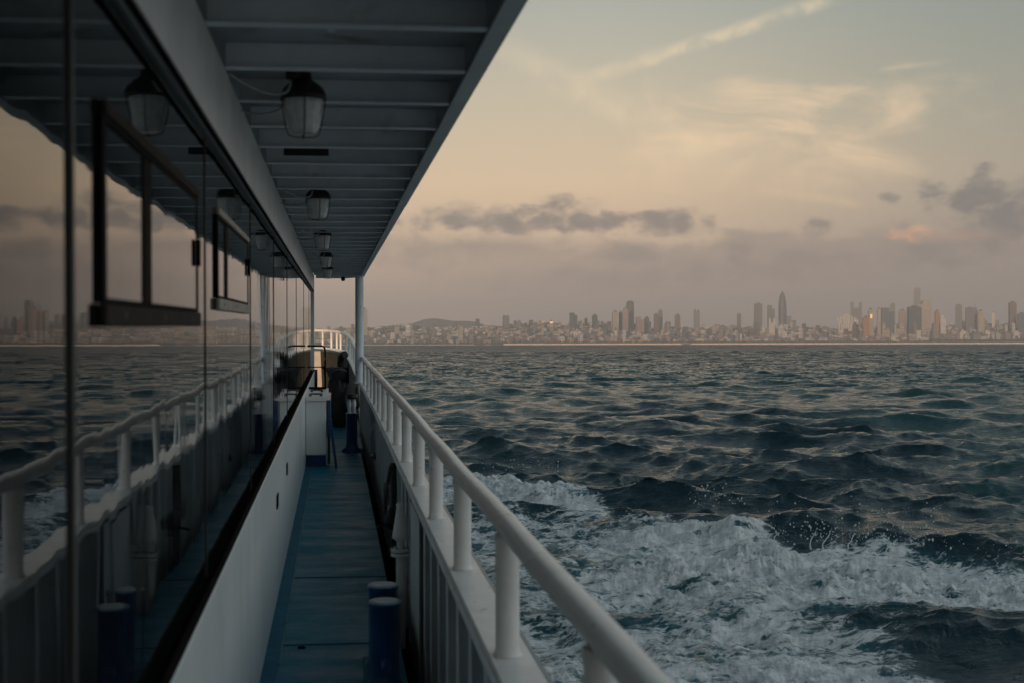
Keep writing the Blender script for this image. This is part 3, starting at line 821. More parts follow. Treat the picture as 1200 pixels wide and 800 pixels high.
# sunset glints: glowing panes stand in for reflected sun on two facades
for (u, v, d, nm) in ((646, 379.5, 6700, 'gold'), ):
    e = tower('tower', u, v - 2.5, 4.5, 'cream', 'small cream block with one painted bright orange sun glint', float(d), 'flat', .2); glint(e, .85, .4)

# ---- ordinary blocks: 300 individuals + the rest as one mass
rb = random.Random(21)
def apt_mesh(kind, m):
    mb = MB()
    W, Dp, H = {0: (20, 16, 18), 1: (28, 16, 15), 2: (15, 15, 26), 3: (34, 18, 13), 4: (18, 15, 22)}[kind]
    mb.box(-W / 2, W / 2, -Dp / 2, Dp / 2, -8, H)
    if kind == 1:
        mb.add([(-W / 2 - 1, -Dp / 2 - 1, H + .2), (W / 2 + 1, -Dp / 2 - 1, H + .2), (W / 2 + 1, Dp / 2 + 1, H + .2), (-W / 2 - 1, Dp / 2 + 1, H + .2), (-W / 3, 0, H + 5), (W / 3, 0, H + 5)],
               [(0, 1, 5, 4), (1, 2, 5), (2, 3, 4, 5), (3, 0, 4), (3, 2, 1, 0)])
    else:
        mb.box(-W * .3, W * .1, -Dp * .25, Dp * .25, H + .1, H + 3.5)
        mb.box(-W / 2 + 1, W / 2 - 1, -Dp / 2 - 1.6, -Dp / 2 - .05, H * .3, H * .36); mb.box(-W / 2 + 1, W / 2 - 1, -Dp / 2 - 1.6, -Dp / 2 - .05, H * .6, H * .66)
    return mb.mesh('apartment_block', CM[m])
cols = ['cream', 'white', 'pink', 'brown', 'grey', 'cream', 'white', 'white', 'grey']
AP = {(k, c_): apt_mesh(k, c_) for k in range(5) for c_ in set(cols)}
zones = [(420, 600, 'low hazy blocks at the left end of the city', 62), (600, 800, 'mid-city blocks above the pale sea wall', 72), (800, 1000, 'blocks before the dark wooded ridge', 76), (1000, 1215, 'blocks under the towers on the right', 86)]
LAND = [(430, 'the white canopy post'), (500, 'the distant hill'), (593, 'the two-tipped grey tower'), (646, 'the orange sun glint'), (672, 'the stepped grey-green tower'), (697, 'the narrow dark tower'), (738, 'the tall round-topped tower'),
        (770, 'the brown glinting tower'), (816, 'the faint lone tower'), (888, 'the flat grey pair'), (917, 'the pointed skyscraper'), (960, 'the wooded ridge'), (992, 'the fan-shaped building'), (1020, 'the gold-flashing tower'),
        (1040, 'the wide dark blue slab'), (1082, 'the rounded-shoulder tower'), (1123, 'the arch-topped tower'), (1138, 'the antenna tower'), (1164, 'the thin white tower'), (1186, 'the red-brown tower')]
cn = {'cream': 'cream', 'white': 'white', 'pink': 'pink', 'brown': 'brown', 'grey': 'grey', 'orange': 'orange'}
used = set()
for (u0, u1, z, n) in zones:
    done = 0; tries = 0
    while done < n:
        u = rb.uniform(u0, u1); c_ = rb.choice(cols); k = rb.randrange(5)
        d = COAST + (150 if u < 1085 else 300) + rb.random() ** 1.4 * 500
        s = rb.uniform(.85, 1.5); hi = rb.random() < (.13 if u > 640 else .05) and k in (0, 2, 4)
        lm = min(LAND, key=lambda q: abs(q[0] - u)); side = 'left of' if u < lm[0] - 9 else ('right of' if u > lm[0] + 9 else 'right below')
        tier = 'waterfront' if d < COAST + 280 else ('mid-slope' if d < COAST + 470 else 'uphill')
        kd = ['squat', 'pitched-roof', 'tall narrow', 'broad low', 'upright'][k]
        if hi: kd = 'high-rise'
        sz = 'small ' if s < 1.1 else ('large ' if s > 1.3 else '')
        lab = f'{sz}{kd} {cn[c_]} {tier} block {side} {lm[1]}'
        tries += 1
        if lab in used and tries < 4000: continue
        used.add(lab); done += 1
        x, y, _ = far_pos(u, d)
        o = bpy.data.objects.new('apartment_block', AP[(k, c_)]); COL.objects.link(o)
        o.location = (x, y, terr(d, u)); o.scale = (s, s, s * (rb.uniform(1.9, 3.0) if hi else rb.uniform(.8, 1.3)))
        o.rotation_euler = (0, 0, -math.atan2(x, y) + rb.uniform(-.6, .6))
        props(o, lab, 'building', f'apartment blocks around {lm[1]}')
def mass(name, mlist, n, seed, dmin, dmax):
    rr = random.Random(seed)
    for mk in mlist:
        mb = MB()
        for i in range(n // len(mlist)):
            u = rr.uniform(300, 1420); d = COAST + dmin + rr.random() * (dmax - dmin)
            if 1085 < u and d < COAST + 330: continue
            x, y, _ = far_pos(u, d); z = terr(d, u)
            W, Dp, H = rr.uniform(10, 26), rr.uniform(10, 18), rr.uniform(9, 24) * (rr.choice([1.6, 2.0, 2.6]) if rr.random() < (.10 if u > 640 else .05) else 1)
            a = -math.atan2(x, y) + rr.uniform(-.7, .7); ca, sa = math.cos(a), math.sin(a)
            vs = []
            for zz in (z - 8, z + H):
                for (p, q) in ((-W / 2, -Dp / 2), (W / 2, -Dp / 2), (W / 2, Dp / 2), (-W / 2, Dp / 2)):
                    vs.append((x + p * ca - q * sa, y + p * sa + q * ca, zz))
            mb.add(vs, [(4, 5, 6, 7), (0, 1, 5, 4), (1, 2, 6, 5), (2, 3, 7, 6), (3, 0, 4, 7)])
        yield mb, mk
allm = MB(); me_mats = []; fm = []
for mb, mk in mass('x', ['cream', 'white', 'pink', 'brown', 'grey', 'green'], 6000, 8, 120, 1450):
    o0 = len(allm.v); allm.v += mb.v; allm.f += [tuple(i + o0 for i in f) for f in mb.f]; allm.sm += mb.sm
    fm += [len(me_mats)] * len(mb.f); me_mats.append(CM[mk])
me = bpy.data.meshes.new('city_mass'); me.from_pydata(allm.v, [], allm.f)
for mm in me_mats: me.materials.append(mm)
me.polygons.foreach_set('material_index', fm); me.update()
o = bpy.data.objects.new('city_mass', me); COL.objects.link(o); o['kind'] = 'stuff'

# small craft lying off the quay
def small_boat(u, d, L, label):
    x, y, _ = far_pos(u, d)
    e = bpy.data.objects.new('boat', None); COL.objects.link(e); e.location = (x, y, 0); e.rotation_euler = (0, 0, -YAW)
    props(e, label, 'boat')
    vs = []
    for (xx, wv, z0, z1) in ((-.5, .07, .1, .11), (-.3, .10, 0, .09), (.2, .10, 0, .10), (.5, .01, .08, .15)):
        vs += [(xx * L, -wv * L, z1 * L), (xx * L, -wv * L * .6, z0 * L - .5), (xx * L, wv * L * .6, z0 * L - .5), (xx * L, wv * L, z1 * L)]
    fs = []
    for k in range(3):
        for j in range(3): fs.append((k * 4 + j, k * 4 + j + 1, k * 4 + j + 5, k * 4 + j + 4))
        fs.append((k * 4, k * 4 + 4, k * 4 + 7, k * 4 + 3))
    fs += [(0, 1, 2, 3), (12, 13, 14, 15)]
    h = MB().add(vs, fs); o = bpy.data.objects.new('hull', h.mesh('hull', CM['dark'])); COL.objects.link(o); o.parent = e
    c_ = MB().box(-.25 * L, .05 * L, -.06 * L, .06 * L, .12 * L, .22 * L); o = bpy.data.objects.new('wheelhouse', c_.mesh('wheelhouse', CM['blue'])); COL.objects.link(o); o.parent = e
small_boat(563, 5200, 62, 'dark low vessel lying before the quay at the left of the sea wall')
small_boat(804, 5600, 50, 'small dark boat at the gap in the pale sea wall')

# ================================================================== HAZE
hz = MB().box(-7500, 9500, -400, 11800, -9, 430)
ho = bpy.data.objects.new('haze', hz.mesh('haze', bpy.data.materials.new('haze_air'))); COL.objects.link(ho); ho['kind'] = 'stuff'
hm = ho.data.materials[0]; hm.use_nodes = True
t = NT(hm.node_tree)
pv = t.n('ShaderNodeVolumePrincipled', ins={'Color': (.80, .82, .84, 1), 'Density': 1.0e-4, 'Anisotropy': 0.0})
t.n('ShaderNodeOutputMaterial', ins={'Volume': pv.outputs[0]})

# ================================================================== THE BOAT
Y0, Y1 = -5.0, 19.6        # run of the side deck
GX = -.372                 # plane of the dark panels
LX = -.34                  # plane of the white lower panel
FLOOR = -1.60
# ---- deck
mb = MB().box(LX - .02, .32, Y0, 15.8, FLOOR - .06, FLOOR)
for y in (3.1, 5.35, 7.6, 9.9, 12.2): pass
deck = solo('deck', mb, M['deck'], kind='structure')
mb = MB()
for y in (6.0, 7.6): mb.box(-.262, .32, y, y + .004, FLOOR + .001, FLOOR + .004)
solo('deck_seam', mb, M['gutter'], kind='structure')
mb = MB().box(LX - .01, -.27, Y0, 13.55, FLOOR + .001, FLOOR + .012)
solo('deck_margin', mb, M['teal_strip'], kind='structure')
mb = MB(); yy = Y0
while yy < 13.4:
    l = random.uniform(.3, 1.1); mb.box(-.2695, -.2695 + random.uniform(.003, .006), yy, yy + l, FLOOR + .001, FLOOR + .006); yy += l + random.uniform(.0, .06)
solo('sealant_line', mb, M['chalk'], kind='structure')
mb = MB().box(-3.4, 1.0, Y0, 30.5, -2.06, -2.0)
solo('lower_deck', mb, M['gutter'], kind='structure')
mb = MB().box(-2.6, .36, 15.81, 27.2, FLOOR - .06, FLOOR - .02)
solo('foredeck', mb, M['deck'], kind='structure')
# bits of dirt lying on the paint
for (x, y, r, lab) in ((-.19, 5.05, .020, 'nearer dark clump of dirt on the teal deck'), (-.17, 5.95, .012, 'smaller dark speck of dirt on the teal deck beyond the first')):
    mb = MB()
    for k in range(5): 
        a = k * 1.3; mb.lathe([(r, 0), (r * .7, r * .35), (r * .2, r * .5)], x + r * math.cos(a), y + r * 1.4 * math.sin(a), 9, .7, True, FLOOR)
    solo('dirt', mb, M['gutter'], (x, y, FLOOR), lab, 'dirt')

# ---- cabin
cab = root('ferry_cabin', (-1.5, 5, FLOOR), 'long ferry cabin side with dark mirror-like panels above a white lower wall', 'cabin')
part('inner_wall', MB().box(-3.3, GX - .03, Y0, Y1, FLOOR - .3, .80), M['black'], cab)
part('roof', MB().box(-3.35, -.47, Y0, Y1 + .3, .955, 1.02), M['ceil'], cab)
part('lower_wall', MB().box(GX - .03, LX, Y0, Y1 - .05, FLOOR, -.745), M['panel'], cab, .004)
mb = MB().sweep([Vector((LX - .010, Y0 + .01 * 0 + (Y1 - .05 - Y0) * k / 60, -.726 + .0025 * math.sin(k * 1.7))) for k in range(61)],
                [(.009 * math.cos(a), .011 * math.sin(a)) for a in [2 * math.pi * k / 10 for k in range(10)]])
part('edge_trim', mb, M['trim'], cab)
part('ledge', MB().box(GX + .001, LX - .004, Y0, Y1 - .06, -.744, -.730), M['trim'], cab)
part('upper_band', MB().box(GX - .03, LX, Y0, Y1 - .02, .56, .80), M['white'], cab, .004)
mb = MB().sweep([Vector((LX - .006, Y0 + (Y1 - .03 - Y0) * k / 80, .548 + .002 * math.sin(k * 1.1))) for k in range(81)],
                [(-.006, -.006), (.005, -.006), (.005, .005), (-.006, .005)], False)
part('top_trim', mb, M['trim'], cab, .003)
seams = [-3.85, -2.02, -.19, 1.72, 3.47, 5.30, 7.30, 9.3, 11.5, 14.2, 17.0, Y1 - .05]
for a, b in zip([Y0] + seams[:-1], seams):
    part('dark_panel', MB().box(GX - .012, GX, a + .003, b - .003, -.745, .56), M['mirror'], cab)
for y in seams[3:-1]:
    if y < 2: part('seam_strip', MB().box(GX, GX + .007, y - .004, y + .004, -.72, .536), M['seam'], cab, .002)
    else: part('seam_strip', MB().box(GX, GX + .003, y - .004, y + .004, -.72, .536), M['black'], cab)
part('end_post', MB().box(GX - .03, LX - .002, Y1 - .048, Y1, -.745, .56), M['ceil'], cab, .004)
def window(y0, y1, sillm, mull, z0=.035, z1=.335, sh=.038):
    F = GX + .009; t_ = .020
    fr = MB()
    fr.box(GX + .001, F, y0, y0 + t_ * 1.6, z0, z1); fr.box(GX + .001, F, y1 - t_ * 1.6, y1, z0, z1)
    fr.box(GX + .001, F, y0 + t_ * 1.6, y1 - t_ * 1.6, z1 - .010, z1); fr.box(GX + .001, F, y0 + t_ * 1.6, y1 - t_ * 1.6, z0, z0 + .008)
    w_ = part('window', fr, M['wframe'], cab, .002)
    part('lintel', MB().box(GX + .001, F + .004, y0 + .01, y1 + .01, z1 + .001, z1 + .024), sillm, w_, .003)
    part('sill', MB().box(GX + .001, F + .006, y0 - .005, y1 + .01, z0 - sh, z0 - .001), sillm, w_, .004)
    part('mullion', MB().box(GX + .001, F - .002, mull - .045, mull + .05, z0 + .009, z1 - .011), M['wframe'], w_, .002)
    part('pane', MB().box(GX + .002, GX + .004, y0 + t_ * 1.6, mull - .046, z0 + .009, z1 - .011), M['pane'], w_)
    part('pane', MB().box(GX + .003, GX + .007, mull + .051, y1 - t_ * 1.6, z0 + .009, z1 - .011), M['pane'], w_)
    part('latch', MB().box(F + .001, F + .009, y1 - .05, y1 - .02, z0 + .12, z0 + .19), M['wframe'], w_, .003)
    for k in range(3):
        y = y0 + (y1 - y0) * (.12 + .36 * k)
        sc = MB(); sc.lathe([(.005, 0), (.005, .002)], 0, 0, 8)
        sc.v = [(F + .0062 + pz, y + px, z0 - .019 + py) for (px, py, pz) in sc.v]
        part('screw', sc, M['steel'], w_)
window(1.92, 3.23, M['brownsill'], 2.38)
window(3.76, 5.08, M['sill'], 4.08, .085, .345)
for (y, z, s) in ((6.9, -1.02, 1.0), (8.3, -1.0, .8)):
    part('socket_plate', MB().box(LX, LX + .008, y, y + .14 * s, z - .035, z + .045), M['wframe'], cab, .002)
# ---- canopy over the side deck
can = root('canopy', (0, 8, .8), 'grey painted steel canopy with close-set cross beams over the side deck', 'canopy')
CE = 20.3
def front_y(x): return CE - .9 * (max(0, (x - .1)) / .4) ** 2
mb = MB(); n = 8; xs = [LX - .1 + (.47 - LX + .1) * k / n for k in range(n + 1)]
vs = []
for z in (.885, .91):
    vs += [(x, Y0, z) for x in xs] + [(x, front_y(x), z) for x in xs]
fs = []
for k in range(n):
    fs.append((k, k + 1, n + 2 + k, n + 1 + k)); o2 = 2 * n + 2
    fs.append((o2 + k, o2 + n + 1 + k, o2 + n + 2 + k, o2 + k + 1))
    fs.append((n + 1 + k, n + 2 + k, o2 + n + 2 + k, o2 + n + 1 + k))
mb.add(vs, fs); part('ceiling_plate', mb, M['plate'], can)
ys = [3.24 + .55 * k for k in range(-14, 31)]
for k, y in enumerate(ys):
    if y < Y0 + .1 or y > 19.3: continue
    b = MB()
    b.box(LX, .412, y, y + .008, .806, .884); b.box(LX, .412, y - .030, y + .008, .798, .805)
    part('beam', b, M['ceil'], can, .0015)
part('front_beam', MB().sweep([Vector((x, front_y(x) - .02, .84)) for x in xs[1:]], [(-.012, -.05), (.012, -.05), (.012, .04), (-.012, .04)], False), M['ceil'], can)
mb = MB().box(.414, .47, Y0, 8.0, .790, .800); mb.box(.462, .47, Y0, 8.0, .8005, .93)
part('fascia', mb, M['frame'], can, .002)
mb = MB().box(.414, .468, 8.01, 19.38, .790, .800); mb.box(.460, .468, 8.01, 19.38, .8005, .93)
part('fascia', mb, M['frame'], can, .002)
part('slot_plate', MB().box(-.25, -.03, 5.895 - .006, 5.895, .828, .870), M['black'], can, .001)
mb = MB()
for y in (3.24, 3.79, 4.34): mb.box(-.02, .0, y - .3, y - .29, .85, .884)
part('hanger', mb, M['ceil'], can)
# post that carries the canopy's forward corner
mb = MB().lathe([(.105, -.93), (.10, -.90), (.068, -.89), (.066, .78), (.085, .80)], .385, 19.25, 20)
part('post', mb, M['frame'], can, label='round white post at the forward corner of the canopy')
part('nav_lamp', MB().lathe([(.02, .73), (.035, .75), (.035, .79), (.015, .80)], .13, 19.9, 12), M['black'], can)

# ---- ceiling lamps with their cables
first = None
LAMPL = ['nearest glass-jar ceiling lamp, largest, with two slack cables to the wall', 'second ceiling lamp, beyond the black slot plate, with a looped pale cable',
         'third ceiling lamp along the canopy, small', 'fourth ceiling lamp along the canopy, just before the last one', 'farthest ceiling lamp near the canopy front, tiny and dark']
for i, y in enumerate((4.16, 7.42, 10.45, 13.7, 16.8)):
    if i == 0:
        rt = root('ceiling_lamp', (-.108, y, .80), LAMPL[0], 'lamp', 'ceiling lamps under the canopy')
        o_ = (-.108, y)
        mb = MB().lathe([(.026, .884), (.028, .85), (.034, .842), (.050, .832), (.068, .815), (.078, .795), (.080, .778), (.072, .774), (.066, .785)], o_[0], o_[1], 28)
        cap_ = part('cap', mb, M['lampmetal'], rt)
        g_ = MB(); n = 14; prof = [(.069, .784), (.068, .765), (.062, .73), (.054, .69), (.049, .672), (.040, .661), (.0, .657)]
        vs = []; fs = []
        for (r, z) in prof:
            for k in range(n):
                a = 2 * math.pi * k / n; rr_ = r
                vs.append((o_[0] + rr_ * math.cos(a), o_[1] + rr_ * math.sin(a), z))
        for q in range(len(prof) - 1):
            for k in range(n): fs.append((q * n + k, q * n + (k + 1) % n, (q + 1) * n + (k + 1) % n, (q + 1) * n + k))
        g_.add(vs, fs, False)
        part('glass', g_, M['lampglass'], rt)
        cg = MB()
        for k in range(4):
            a = k * math.pi / 2 + .08
            cg.tube([Vector((o_[0] + r * math.cos(a), o_[1] + r * math.sin(a), z)) for (r, z) in ((.076, .782), (.071, .74), (.063, .69), (.052, .655), (.03, .648), (.0, .647))], .0020, 6)
        part('guard', cg, M['lampmetal'], rt)
        js = MB().lathe([(.022, .842), (.026, .85), (.026, .872), (.018, .884)], o_[0] - .035, o_[1] - .02, 14)
        part('cable_gland', js, M['lampmetal'], rt)
        c1 = catmull([(LX + .004, y - .30, .800), (-.29, y - .2, .788), (-.22, y - .13, .772), (-.165, y - .11, .780), (o_[0] - .04, y - .09, .815)], 6)
        part('cable', MB().tube(c1, .005, 7), M['cable'], rt)
        c2 = catmull([(LX + .004, y + .20, .772), (-.28, y + .18, .758), (-.22, y + .12, .755), (-.18, y + .04, .762), (o_[0] - .076, y, .776)], 6)
        part('cable', MB().tube(c2, .004, 7), M['cable'], rt)
        first = rt
    else:
        rt = first.copy(); COL.objects.link(rt); rt.matrix_world = B @ Matrix.Translation((-.108 + .004 * (i % 2), y, .80)) @ Matrix.Rotation(.08 * i, 4, 'Z')
        rt['label'] = LAMPL[i]
        for ch in first.children:
            c_ = ch.copy(); COL.objects.link(c_); c_.parent = rt

# ---- bulwark and rail path (cap centre line)
P0 = [(.515, Y0, -.985), (.515, 0, -.985), (.515, 5, -.985), (.515, 10, -.985), (.512, 14, -.985), (.50, 16.5, -.975), (.47, 18.4, -.94), (.44, 19.6, -.90), (.41, 21.3, -.83),
      (.375, 23, -.75), (.33, 24.6, -.67), (.25, 26.0, -.60), (.10, 27.2, -.555), (-.15, 28.0, -.53), (-.50, 28.4, -.52), (-1.0, 28.6, -.52), (-1.6, 28.5, -.52)]
path = catmull(P0, 8)
cum = [0.0]
for a, b in zip(path[:-1], path[1:]): cum.append(cum[-1] + (b - a).length)
def at_len(s):
    for i in range(len(cum) - 1):
        if cum[i + 1] >= s:
            f = (s - cum[i]) / (cum[i + 1] - cum[i]); return path[i].lerp(path[i + 1], f)
    return path[-1].copy()
def len_at_y(y):
    for i in range(len(path) - 1):
        if path[i + 1].y >= y: return cum[i] + (y - path[i].y) / (path[i + 1].y - path[i].y) * (cum[i + 1] - cum[i])
bul = root('bulwark', (.5, 8, -2.0), 'white steel bulwark with inner stiffeners and flat cap beside the teal deck', 'bulwark')
capm = MB().sweep(path, [(-.068, -.006), (-.063, .012), (.060, .012), (.068, -.002), (.066, -.012), (-.062, -.012)][::-1], False)
part('cap', capm, M['rail'], bul, .002)
# thick rolled inner lip of the cap
lip = MB().sweep([p + Vector((0, 0, -.014)) for p in path], [(-.072 + .011 * math.cos(a), .013 * math.sin(a)) for a in [2 * math.pi * k / 8 for k in range(8)]])
part('cap_lip', lip, M['frame'], bul)
def plate(pp, m):
    pl = MB(); vs = []; fs = []
    for p in pp:
        q = .05 if p.y > 25 else 0
        vs += [(p.x + .052, p.y + q, p.z - .014), (p.x + .052, p.y + q, -2.3), (p.x + .062, p.y + q + .01, -2.3), (p.x + .062, p.y + q + .01, p.z - .014)]
    for i in range(len(pp) - 1):
        for j in range(4): fs.append((i * 4 + j, i * 4 + (j + 1) % 4, (i + 1) * 4 + (j + 1) % 4, (i + 1) * 4 + j))
    pl.add(vs, fs, False); part('plate', pl, m, bul)
ib = next(i for i, p in enumerate(path) if p.y > 22.5)
plate(path[:ib + 1], M['frame']); plate(path[ib:], mat('shade_darkened_bow', (.028, .032, .030), .8, var=.3, vscale=3, dirt=(.03, .03, .025), dscale=4))  # bow plate colour darkened to stand in for shade inside the bow
part('rubbing_strake', MB().sweep([p + Vector((.085, 0, -.055)) for p in path], [(.022 * math.cos(a), .035 * math.sin(a)) for a in [2 * math.pi * k / 10 for k in range(10)]]), mat('blue_grey_strake', (.07, .13, .17), .35, var=.3, vscale=5), bul)
y = -.6; k = 0
while y < 19:
    y += .42; k += 1
    if 8.25 < y < 9.35: continue
    c_ = at_len(len_at_y(y)); xi = c_.x - .062
    b = MB(); b.box(xi + .008, c_.x + .050, y, y + .008, -1.98, c_.z - .016); b.box(xi, xi + .008, y - .028, y + .036, -1.96, c_.z - .030)
    part('stiffener', b, M['frame'], bul, .002)
# a wide gusset plate with a rounded corner
for y in (6.75,):
    b = MB(); b.box(.4365, .4445, y - .45, y + .22, -1.90, -1.028)
    part('gusset_plate', b, M['frame'], bul, .004)
# pale pillar at the stem
vs = []
for z, wd in ((-1.55, .12), (-.56, .075)):
    vs += [(-.40 - wd, 26.4, z), (-.40 + wd, 26.4, z), (-.40 + wd * .8, 26.6, z), (-.40 - wd * .8, 26.6, z)]
part('stem_pillar', MB().add(vs, [(0, 1, 5, 4), (1, 2, 6, 5), (2, 3, 7, 6), (3, 0, 4, 7), (4, 5, 6, 7), (3, 2, 1, 0)]), mat('pale_stem_paint', (.50, .44, .38), .5, var=.1), bul, .01)

rail = root('railing', (.5, 8, -.97), 'white tubular handrail on short round posts along the bulwark to the bow', 'railing')
off = Vector((-.012, 0, .395))
hp = []
for i in range(len(path) * 3):
    s = cum[-1] * i / (len(path) * 3 - 1); p = at_len(s)
    hp.append(p + off + Vector((.0025 * math.sin(s * 1.1) + .0015 * math.sin(s * 3.1), 0, .003 * math.sin(s * .9 + 1) + .0015 * math.sin(s * 3.7))))
part('handrail', MB().sweep(hp, [(.036 * math.cos(a), .032 * math.sin(a)) for a in [2 * math.pi * k / 20 for k in range(20)]]), M['rail'], rail)
weld = MB()
for y in (2.9, 8.9, 14.9):
    p = at_len(len_at_y(y)) + off
    weld.sweep([p + Vector((0, -.008, 0)), p + Vector((0, 0, 0)), p + Vector((0, .008, 0))], [(.0385 * math.cos(a), .0345 * math.sin(a)) for a in [2 * math.pi * k / 20 for k in range(20)]])
part('weld', weld, M['rail'], rail)
def rpost(p, r):
    mb = MB().lathe([(r * 1.22, .013), (r * 1.08, .022), (r, .034), (r, .340), (r * 1.10, .350), (r * 1.16, .358), (r * 1.08, .372)], p.x - .010, p.y, 20, 1.0, True, p.z)
    part('post', mb, M['rail'], rail)
y = 3.46 - 1.25 * 5
while y < 19.6:
    rpost(at_len(len_at_y(y)), .036); y += 1.255
s = len_at_y(20.4)
while s < cum[-1] - .2:
    p = at_len(s); rpost(p, .026); s += .95 if p.y < 26.5 else .42

# ---- mooring bollards in the foreground
bo = root('double_bollard', (.21, 5.35, FLOOR), 'navy double mooring bollard with worn flat tops at the edge of the deck', 'bollard')
part('base_plate', MB().box(.128, .312, 5.08, 5.70, FLOOR + .001, FLOOR + .02), M['teal_strip'], bo, .004)
for (x, y, zt) in ((.214, 5.22, -1.205), (.219, 5.55, -1.205)):
    part('column', MB().lathe([(.080, FLOOR + .031), (.070, FLOOR + .05), (.066, FLOOR + .08), (.066, zt - .02), (.072, zt - .016), (.072, zt - .004)], x, y, 32), M['navy'], bo)
    part('top_disc', MB().lathe([(.072, zt - .0035), (.070, zt), (.055, zt + .003)], x, y, 32), M['bolltop'], bo)
ear = MB().sweep([Vector((.214, 5.05, -1.46)), Vector((.214, 5.12, -1.46)), Vector((.214, 5.165, -1.46))], [(.020 * math.cos(a), .020 * math.sin(a)) for a in [2 * math.pi * k / 14 for k in range(14)]])
part('horn', ear, M['navy'], bo)

# ---- white pipe hydrant on the bulwark
hy = root('deck_fitting', (.385, 7.35, -1.99), 'white pipe stand with flanged joint and conical hood beside the bulwark stiffeners', 'pipe fitting')
part('pipe', MB().lathe([(.030, -1.99), (.030, -1.425)], .40, 7.35, 18), M['white'], hy)
part('flange', MB().lathe([(.058, -1.42), (.058, -1.400)], .395, 7.35, 24), M['white'], hy, .003)
part('flange', MB().lathe([(.058, -1.392), (.058, -1.372)], .395, 7.35, 24), M['white'], hy, .003)
part('hood', MB().lathe([(.020, -1.371), (.024, -1.33), (.052, -1.31), (.050, -1.29), (.028, -1.15), (.024, -1.12), (.028, -1.10), (.012, -1.09)], .398, 7.35, 22), M['white'], hy)
for k in range(6):
    a = k * 1.047
    part('bolt', MB().lathe([(.006, -1.3715), (.006, -1.362)], .395 + .046 * math.cos(a), 7.35 + .046 * math.sin(a), 6), M['steel'], hy)
# black gear hanging in the gap
gr = root('hanging_gear', (.42, 8.8, -1.1), 'black valve wheel and coiled hose hanging in the gap of the bulwark', 'hose')
part('hose', MB().tube(catmull([(.43, 8.95, -1.03), (.43, 8.9, -1.3), (.42, 8.8, -1.55), (.43, 8.7, -1.9), (.43, 8.9, -1.97)], 6), .026, 10), M['black'], gr)
part('hose', MB().tube(catmull([(.40, 8.7, -1.02), (.37, 8.68, -1.2), (.36, 8.66, -1.35), (.40, 8.64, -1.42), (.43, 8.62, -1.5)], 6), .014, 8), M['black'], gr)
part('valve_body', MB().lathe([(.02, -1.46), (.045, -1.43), (.05, -1.38), (.03, -1.33), (.015, -1.30)], .40, 8.55, 14), M['black'], gr)
part('handle', MB().tube([Vector((.39, 8.55, -1.41)), Vector((.33, 8.5, -1.425)), Vector((.29, 8.48, -1.43))], .010, 8), M['black'], gr)
part('shackle', MB().tube(catmull([(.36, 8.5, -1.12), (.345, 8.5, -1.14), (.345, 8.5, -1.26), (.36, 8.5, -1.28), (.375, 8.5, -1.26), (.375, 8.5, -1.14), (.36, 8.5, -1.12)], 5), .006, 7), M['steel'], gr)
# small padlock cluster farther forward
g2 = root('cleat', (.42, 13.4, -1.2), 'small steel cleat with a rope eye on a distant bulwark stiffener', 'cleat')
part('plate', MB().box(.435, .445, 13.3, 13.5, -1.5, -1.42), M['steel'], g2, .003)
part('horn', MB().tube([Vector((.42, 13.25, -1.46)), Vector((.40, 13.4, -1.45)), Vector((.42, 13.55, -1.46))], .014, 8), M['steel'], g2)
part('rope_eye', MB().tube(catmull([(.43, 13.4, -1.12), (.40, 13.36, -1.16), (.39, 13.36, -1.22), (.41, 13.4, -1.27)], 5), .010, 7), M['cable'], g2)

# ---- deck locker at the end of the passage
lk = root('deck_locker', (-.2, 14.5, FLOOR), 'white deck locker with latched lid at the end of the passage', 'locker')
part('body', MB().box(LX + .003, -.105, 13.62, 15.6, FLOOR + .13, -.86), M['panel'], lk, .008)
part('plinth', MB().box(LX + .01, -.115, 13.66, 15.58, FLOOR, FLOOR + .129), M['navy'], lk)
part('lid', MB().box(LX + .003, -.098, 13.60, 15.62, -.858, -.815), M['white'], lk, .008)
for y in (13.9, 14.75):
    h_ = MB(); h_.tube([Vector((-.30, y, -.79)), Vector((-.16, y, -.79))], .010, 8); h_.lathe([(.018, -.815), (.014, -.78)], -.29, y, 10); h_.lathe([(.018, -.815), (.014, -.78)], -.165, y, 10)
    part('latch', h_, M['steel'], lk)
for y in (13.7, 14.5, 15.3):
    part('hinge', MB().box(-.096, -.088, y, y + .10, -.86, -.80), M['white'], lk, .003)
hp_ = root('grab_hoop', (-.25, 15.4, -.81), 'dark tubular hoop rail with a crossbar standing over the locker', 'grab rail')
part('hoop', MB().tube(catmull([(-.131, 15.4, -.81), (-.131, 15.4, -.60), (-.131, 15.4, -.36), (-.140, 15.4, -.285), (-.175, 15.4, -.262), (-.25, 15.4, -.26), (-.36, 15.4, -.26)], 5), .012, 10), M['wframe'], hp_)
part('crossbar', MB().tube([Vector((-.36, 15.4, -.53)), Vector((-.131, 15.4, -.53))], .007, 8), M['wframe'], hp_)
part('foot_bar', MB().box(-.345, -.12, 15.37, 15.43, -.813, -.785), M['wframe'], hp_, .004)

# ---- blue board and prop
gb = root('folded_gangway', (-.06, 13.7, FLOOR), 'navy folded gangway board and slanting leg beside the white locker', 'gangway')
part('board', MB().box(-.095, -.055, 13.62, 15.2, -1.28, -.845), M['navy'], gb, .006)
vs = []
for (x, z) in ((-.075, -1.05), (-.045, -1.05), (.022, -1.598), (-.008, -1.598)):
    vs += [(x, 13.50, z), (x, 13.56, z)]
part('leg', MB().add(vs, [(0, 2, 4, 6), (7, 5, 3, 1), (0, 1, 3, 2), (2, 3, 5, 4), (4, 5, 7, 6), (6, 7, 1, 0)]), M['navy'], gb, .004)
part('foot', MB().box(-.09, -.062, 13.66, 13.9, FLOOR + .03, -1.285), M['black'], gb, .003)

